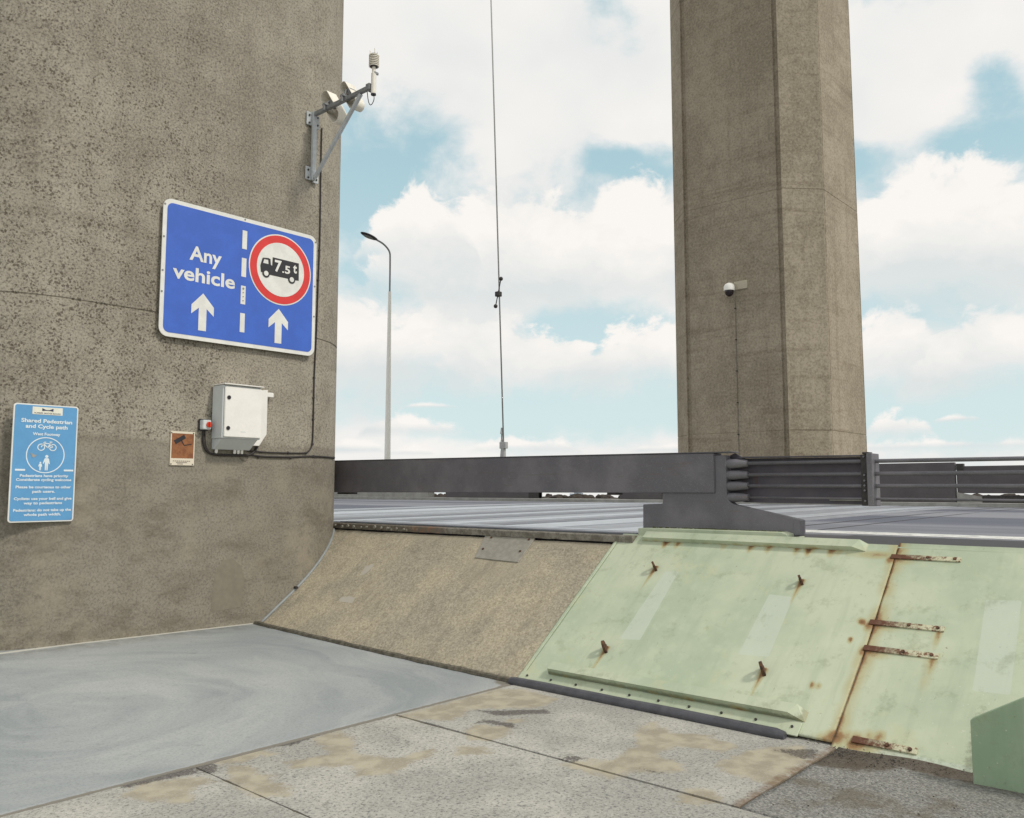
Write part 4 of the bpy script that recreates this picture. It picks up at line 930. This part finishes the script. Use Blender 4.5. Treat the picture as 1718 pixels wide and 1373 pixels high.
obj('mounting_plate', prism([(5.263, 2.72), (5.445, 2.75), (5.445, 2.23), (5.35, 2.09), (5.263, 2.09)], 8.675, 8.69, fY, .003), 'cabinet_white', cb)
obj('rain_hood', box(4.780, 5.272, 8.47, YF-.02, 2.7425, 2.754, .003), 'cabinet_white', cb)
obj('mounting_ear', box(5.44, 5.53, 8.68, 8.73, 2.665, 2.72, .006), 'cabinet_white', cb)
for x0 in (4.845, 5.07, 5.115, 5.16): obj('cable_gland', tube([(x0, 8.725, 2.036), (x0, 8.725, 2.004), (x0, 8.725, 1.992)], [.017, .017, .012], 12), 'cabinet_white', cb)
sw_ = root('isolator_switch', (4.715, 8.74, 2.2), 'small grey switch box with red rotary knob beside the cabinet', 'switch')
(xa, za1), (xb, zb1) = [(lambda p: (p.x, p.z))(on(1, 8.68, 270+a/5.542, 630+b/5.542)) for a, b in ((388, 412), (465, 505))]
obj('box', box(xa, xb-.005, 8.665, YF-.01, zb1, za1, .006, 2), 'cabinet_grey', sw_)
obj('back_plate', box(xa-.012, xb-.005, 8.735, YF-.012, zb1-.012, za1+.012), 'dark_plastic', sw_)
xm, zm = (xa+xb)/2+.016, (za1+zb1)/2
obj('knob', join(prism(circ(xm, zm, .031, 20), 8.648, 8.665, fY), box(xm-.008, xm+.008, 8.63, 8.65, zm-.026, zm+.026, .003)), 'red_knob', sw_)

# ------------------------------------------------------------------ cables on the near leg
def surf(px, py, off=.018):
    """where a sight line meets the near leg (flat face, then the rounded corner)"""
    p = on(1, YF-off, px, py)
    if p.x <= 5.85: return p
    d = ray(px, py); c0 = Vector((5.85, YF+1.25)); r = 1.25+off
    a = d.x*d.x+d.y*d.y; bq = -2*(d.x*c0.x+d.y*c0.y); cq = c0.x**2+c0.y**2-r*r; di = bq*bq-4*a*cq
    if di < 0: di = 0
    return EYE+d*((-bq-math.sqrt(di))/(2*a))
cq4 = lambda a, b: (270+a/5.542, 630+b/5.542)
def cable(name, pix, r, label, mat='cable_black', clips=()):
    o = root(name, surf(*pix[0]), label, 'cable')
    obj('sheath', tube(smoothpath([surf(*p, off=.004+r) for p in pix], 2), r, 8), mat, o, smooth='all')
    for c in clips:
        p = surf(*c, off=.012); obj('clip', sphere(p, .018, 10, 6, (1, .6, 1)), 'cable_black', o)
    return o
cable('cable', [cq4(*p) for p in [(830, 735), (900, 752), (1000, 758), (1205, 762), (1420, 752), (1540, 760), (1612, 766)]], .012, 'black cable running right from the cabinet foot to the tower edge', clips=[cq4(905, 760), cq4(1205, 765), cq4(1418, 752), cq4(1608, 766)])
cable('cable', [cq4(*p) for p in [(800, 700), (870, 705), (960, 716), (1180, 722), (1340, 726), (1385, 700), (1410, 640), (1416, 480), (1420, 300), (1424, 100), (1426, 0)]] + [(531, 560), (534, 470), (537, 400), (538, 310), (539, 255), (540, 215)], .009, 'thin black cable turning up the tower past the sign to the wall bracket', clips=[cq4(1180, 720), cq4(1350, 722), cq4(1410, 640), cq4(1416, 410), cq4(1420, 208), cq4(1424, 20), (534, 470), (536, 420)])
cable('cable', [cq4(*p) for p in [(400, 510), (392, 560), (396, 640), (420, 700), (470, 735), (590, 742), (760, 745), (830, 742), (880, 700), (905, 640)]], .014, 'thick black cable looping below the cabinet from the switch', clips=[cq4(592, 742)])
cable('cable', [cq4(*p) for p in [(414, 510), (418, 580), (428, 670), (455, 715), (490, 718)]], .007, 'slim grey blue cable hanging under the red switch', 'conduit_grey')
cable('cable', [cq4(*p) for p in [(730, 745), (745, 780), (780, 795), (808, 785), (812, 750)]], .004, 'thin wire loop hanging under the cabinet glands', 'conduit_grey')

# ------------------------------------------------------------------ wall bracket with cameras and weather sensor
AX, AZ0 = 6.03, 6.305
wb_ = root('wall_bracket', (AX, 8.72, 5.45), 'galvanised triangular bracket fixed high on the tower', 'bracket')
for z0 in (6.235, 5.525):
    for sx in (-1, 1):
        fp = obj('wall_plate', box(AX+sx*.055-.042, AX+sx*.055+.042, 8.735, 8.752, z0-.085-.01*sx, z0+.085-.01*sx, .004), 'galvanised', wb_)
        for dz_ in (-.05, .05): obj('bolt', prism(circ(AX+sx*.062, z0+dz_, .012, 6), 8.722, 8.735, fY), 'dark_steel', fp)
obj('upright', join(box(AX-.028, AX+.028, 8.690, 8.734, 5.45, 6.34, .004)), 'galvanised', wb_)
obj('arm', box(AX-.024, AX+.024, 7.60, 8.69, AZ0-.026, AZ0+.022, .004), 'galvanised_dull', wb_)
obj('strut', tube([(AX, 8.68, 5.47), (AX, 7.78, AZ0-.03)], .026, 4), 'galvanised', wb_)
def hood(name, yc, zc, L, wd, label):
    h = root(name, (AX, yc, zc), label, 'camera', 'hooded cameras on the wall bracket')
    dirv = Vector((0, -.58, -.815)); nv = Vector((0, .815, -.58)); rr = wd/2; P = []
    for i in range(13): a = math.pi*i/12; P.append((L/2-rr+rr*math.sin(a), rr*math.cos(a)))
    for i in range(13): a = math.pi+math.pi*i/12; P.append((-L/2+rr+rr*math.sin(a), rr*math.cos(a)))
    c0 = Vector((AX+.085, yc, zc)); ax = Vector((1, 0, 0))
    fo = lambda a, b, d: c0+dirv*a+nv*b+ax*d
    n = len(P); V, F = [], []
    for (k_, d_) in ((1, -.075), (1, .065), (.90, .075), (.93, -.075), (.93, .060)):
        V += [fo(a*(1-(1-k_)*.5) if k_ < 1 else a, b*k_, d_) for a, b in P]
    def band(i, j): return [(i*n+q, i*n+(q+1) % n, j*n+(q+1) % n, j*n+q) for q in range(n)]
    F = band(0, 1)+band(1, 2)+band(0, 3)+band(3, 4)+[tuple(range(2*n, 3*n)), tuple(range(4*n, 5*n))]
    obj('shell', (V, F), 'cream_plastic', h, smooth=True)
    obj('lens_block', box(AX+.02, AX+.12, yc-.03, yc+.03, zc+.0, zc+.09, .008), 'galvanised_dull', h)
    obj('clamp', join(tube([(AX-.045, yc+.03, AZ0-.04), (AX-.045, yc+.03, AZ0+.05)], .018, 10), box(AX-.055, AX+.05, yc+.0, yc+.06, AZ0+.024, AZ0+.05, .004), tube([(AX-.02, yc+.03, AZ0+.02), (AX+.01, yc+.02, zc+.07)], .014, 8)), 'galvanised_dull', h)
hood('hooded_camera', 8.42, 6.325, .56, .165, 'larger cream hooded camera nearer the tower wall on the bracket')
hood('hooded_camera', 8.06, 6.36, .46, .135, 'smaller cream hooded camera nearer the weather sensor on the bracket')
wy = 7.545; zb0 = on(0, AX, 623, 160).z; zt0 = on(0, AX, 625, 95).z
ws = root('weather_sensor', (AX, wy, zb0), 'white weather sensor with louvred shield at the end of the bracket arm', 'sensor')
obj('mast', tube([(AX, wy, zb0), (AX, wy, zb0+.25), (AX, wy, zb0+.255), (AX, wy, zt0-.10)], [.030, .030, .022, .022], 14), 'cream_plastic', ws, smooth=True)
obj('mast_foot', tube([(AX, wy, zb0-.012), (AX, wy, zb0+.004)], .031, 14), 'dark_plastic', ws)
for q in range(7):
    z0 = zt0-.135+q*.021; obj('louvre', tube([(AX, wy, z0), (AX, wy, z0+.008), (AX, wy, z0+.013)], [.060, .060, .045], 20), 'cream_plastic', ws, smooth=True)
obj('shield_core', tube([(AX, wy, zt0-.14), (AX, wy, zt0+.012)], .046, 16), 'dark_steel', ws)
for a in (0, 120, 240): obj('prong', tube([(AX+.05*math.cos(R_(a)), wy+.05*math.sin(R_(a)), zt0+.01), (AX+.05*math.cos(R_(a)), wy+.05*math.sin(R_(a)), zt0+.065)], .006, 6), 'cream_plastic', ws)
obj('clamp', join(box(AX-.045, AX+.045, 7.575, 7.64, AZ0-.05, AZ0+.03, .004), box(AX-.01, AX+.05, wy-.03, wy-.01, zb0+.24, zb0+.27, .003)), 'galvanised_dull', ws)
obj('lead', tube(smoothpath([(AX, wy, zb0), (AX, wy-.02, zb0-.07), (AX, wy+.04, zb0-.13), (AX, wy+.09, zb0-.08), (AX, wy+.12, AZ0-.03)], 2), .005, 6), 'cable_black', ws)

# ------------------------------------------------------------------ dome camera on the far leg
dp = on(0, 21.78, 1224, 487)
dc = root('dome_camera', (22, dp.y, dp.z), 'white dome camera with dark glass on the far tower leg', 'camera')
obj('bracket', join(box(21.95, 22.02, dp.y-.45, dp.y-.05, dp.z+.02, dp.z+.26, .01), box(21.72, 21.98, dp.y-.10, dp.y-.0, dp.z+.10, dp.z+.20, .01)), simple('dome_bracket', (196, 188, 166), .6, 0, .05, 6, .0), dc)
obj('housing', tube([(21.76, dp.y, dp.z-.02), (21.76, dp.y, dp.z+.10), (21.76, dp.y, dp.z+.16), (21.76, dp.y, dp.z+.20)], [.155, .155, .12, .05], 20), 'lamp_white', dc, smooth=True)
obj('dome', sphere((21.76, dp.y, dp.z-.03), .13, 20, 12, (1, 1, 1.25)), 'smoked_plastic', dc, smooth='all')
cdp = on(0, 21.98, 1233, 500); cde = on(0, 21.98, 1236, 772)
cn = root('conduit', (21.98, cde.y, 1.0), 'thin conduit running down the far leg from the dome camera', 'conduit')
obj('pipe', tube([(21.985, cdp.y, cdp.z), (21.985, cdp.y, 1.0)], .010, 8), 'conduit_grey', cn)
for q in range(6): obj('clip', box(21.965, 22.01, cdp.y-.022, cdp.y+.022, 2.2+q*.9, 2.23+q*.9), 'dark_steel', cn)

# ------------------------------------------------------------------ street lamp and hanger
lp = on(0, 21.5, 650, 770); LX, LY = lp.x, lp.y; zk = on(0, 21.5, 653, 490).z; zt = on(0, 21.5, 655, 430).z
la = root('street_lamp', (LX, LY, 1.2), 'slender white street lamp column with a grey lantern beyond the barrier', 'street lamp')
obj('column', tube([(LX, LY, 1.1), (LX, LY, 4), (LX, LY, zk)], [.135, .11, .062], 16), 'lamp_white', la, smooth=True)
arm = smoothpath([(LX, LY, zk-.05), (LX, LY, zt-.1), (LX-.02, LY, zt+.2), (LX-.35, LY-.02, zt+.42), (LX-.75, LY-.04, zt+.50)], 3)
obj('arm', tube(arm, .036, 10), 'lamp_grey', la, smooth='all')
hd = sphere((0, 0, 0), .42, 20, 10, (1, .36, .17)); e_ = arm[-1]
tilt = Matrix.Rotation(R_(9), 3, 'Y')
obj('lantern', ([tilt @ v+Vector((e_.x-.36, e_.y, e_.z+.06)) for v in hd[0]], hd[1]), 'dark_plastic', la, smooth='all')
obj('lens', ([tilt @ Vector((v.x*.6, v.y*.7, v.z*.5))+Vector((e_.x-.40, e_.y, e_.z+.015)) for v in hd[0]], hd[1]), 'lamp_grey', la, smooth='all')
h0 = on(0, 25, 845.5, 768); h1 = on(0, 25, 825, 41); hv_ = h1-h0
ha = root('hanger_rope', (25, h0.y, 1.2), 'long thin grey suspension hanger rope rising into the sky', 'hanger')
obj('rope', tube([h0-hv_*.1, h0+hv_*2.2], .031, 10), 'hanger_grey', ha, smooth='all')
obj('socket', tube([h0-hv_*.03, h0+hv_*.03, h0+hv_*.032], [.085, .085, .05], 12), 'hanger_grey', ha)
q0 = h0+Vector((0, .12, 0))
for z0, r0, hh in ((.02, .075, .35), (.62, .06, .12), (.95, .07, .25)): obj('fitting', tube([q0+Vector((0, 0, z0)), q0+Vector((0, 0, z0+hh))], [r0, r0*.5], 10), 'hanger_grey', ha)
obj('fitting', box(24.92, 25.08, h0.y-.15, h0.y+.18, h0.z+.36, h0.z+.62, .01), 'hanger_grey', ha)
obj('fitting_rod', tube([q0, q0+Vector((0, 0, 1.2))], .03, 8), 'hanger_grey', ha)
dq = on(0, 25, 837, 494)
da = root('vibration_damper', dq, 'small dumbbell damper clamped halfway up the hanger rope', 'damper')
d1, d2 = on(0, 24.9, 840.5, 468), on(0, 24.9, 831.5, 514)
obj('messenger', tube([d1, d2], .022, 8), 'dark_steel', da)
for d_ in (d1, d2): obj('weight', sphere(d_, .085, 12, 8), 'dark_steel', da, smooth='all')
obj('clamp', box(24.86, 25.08, dq.y-.11, dq.y+.11, dq.z-.10, dq.z+.10, .02), 'dark_steel', da)
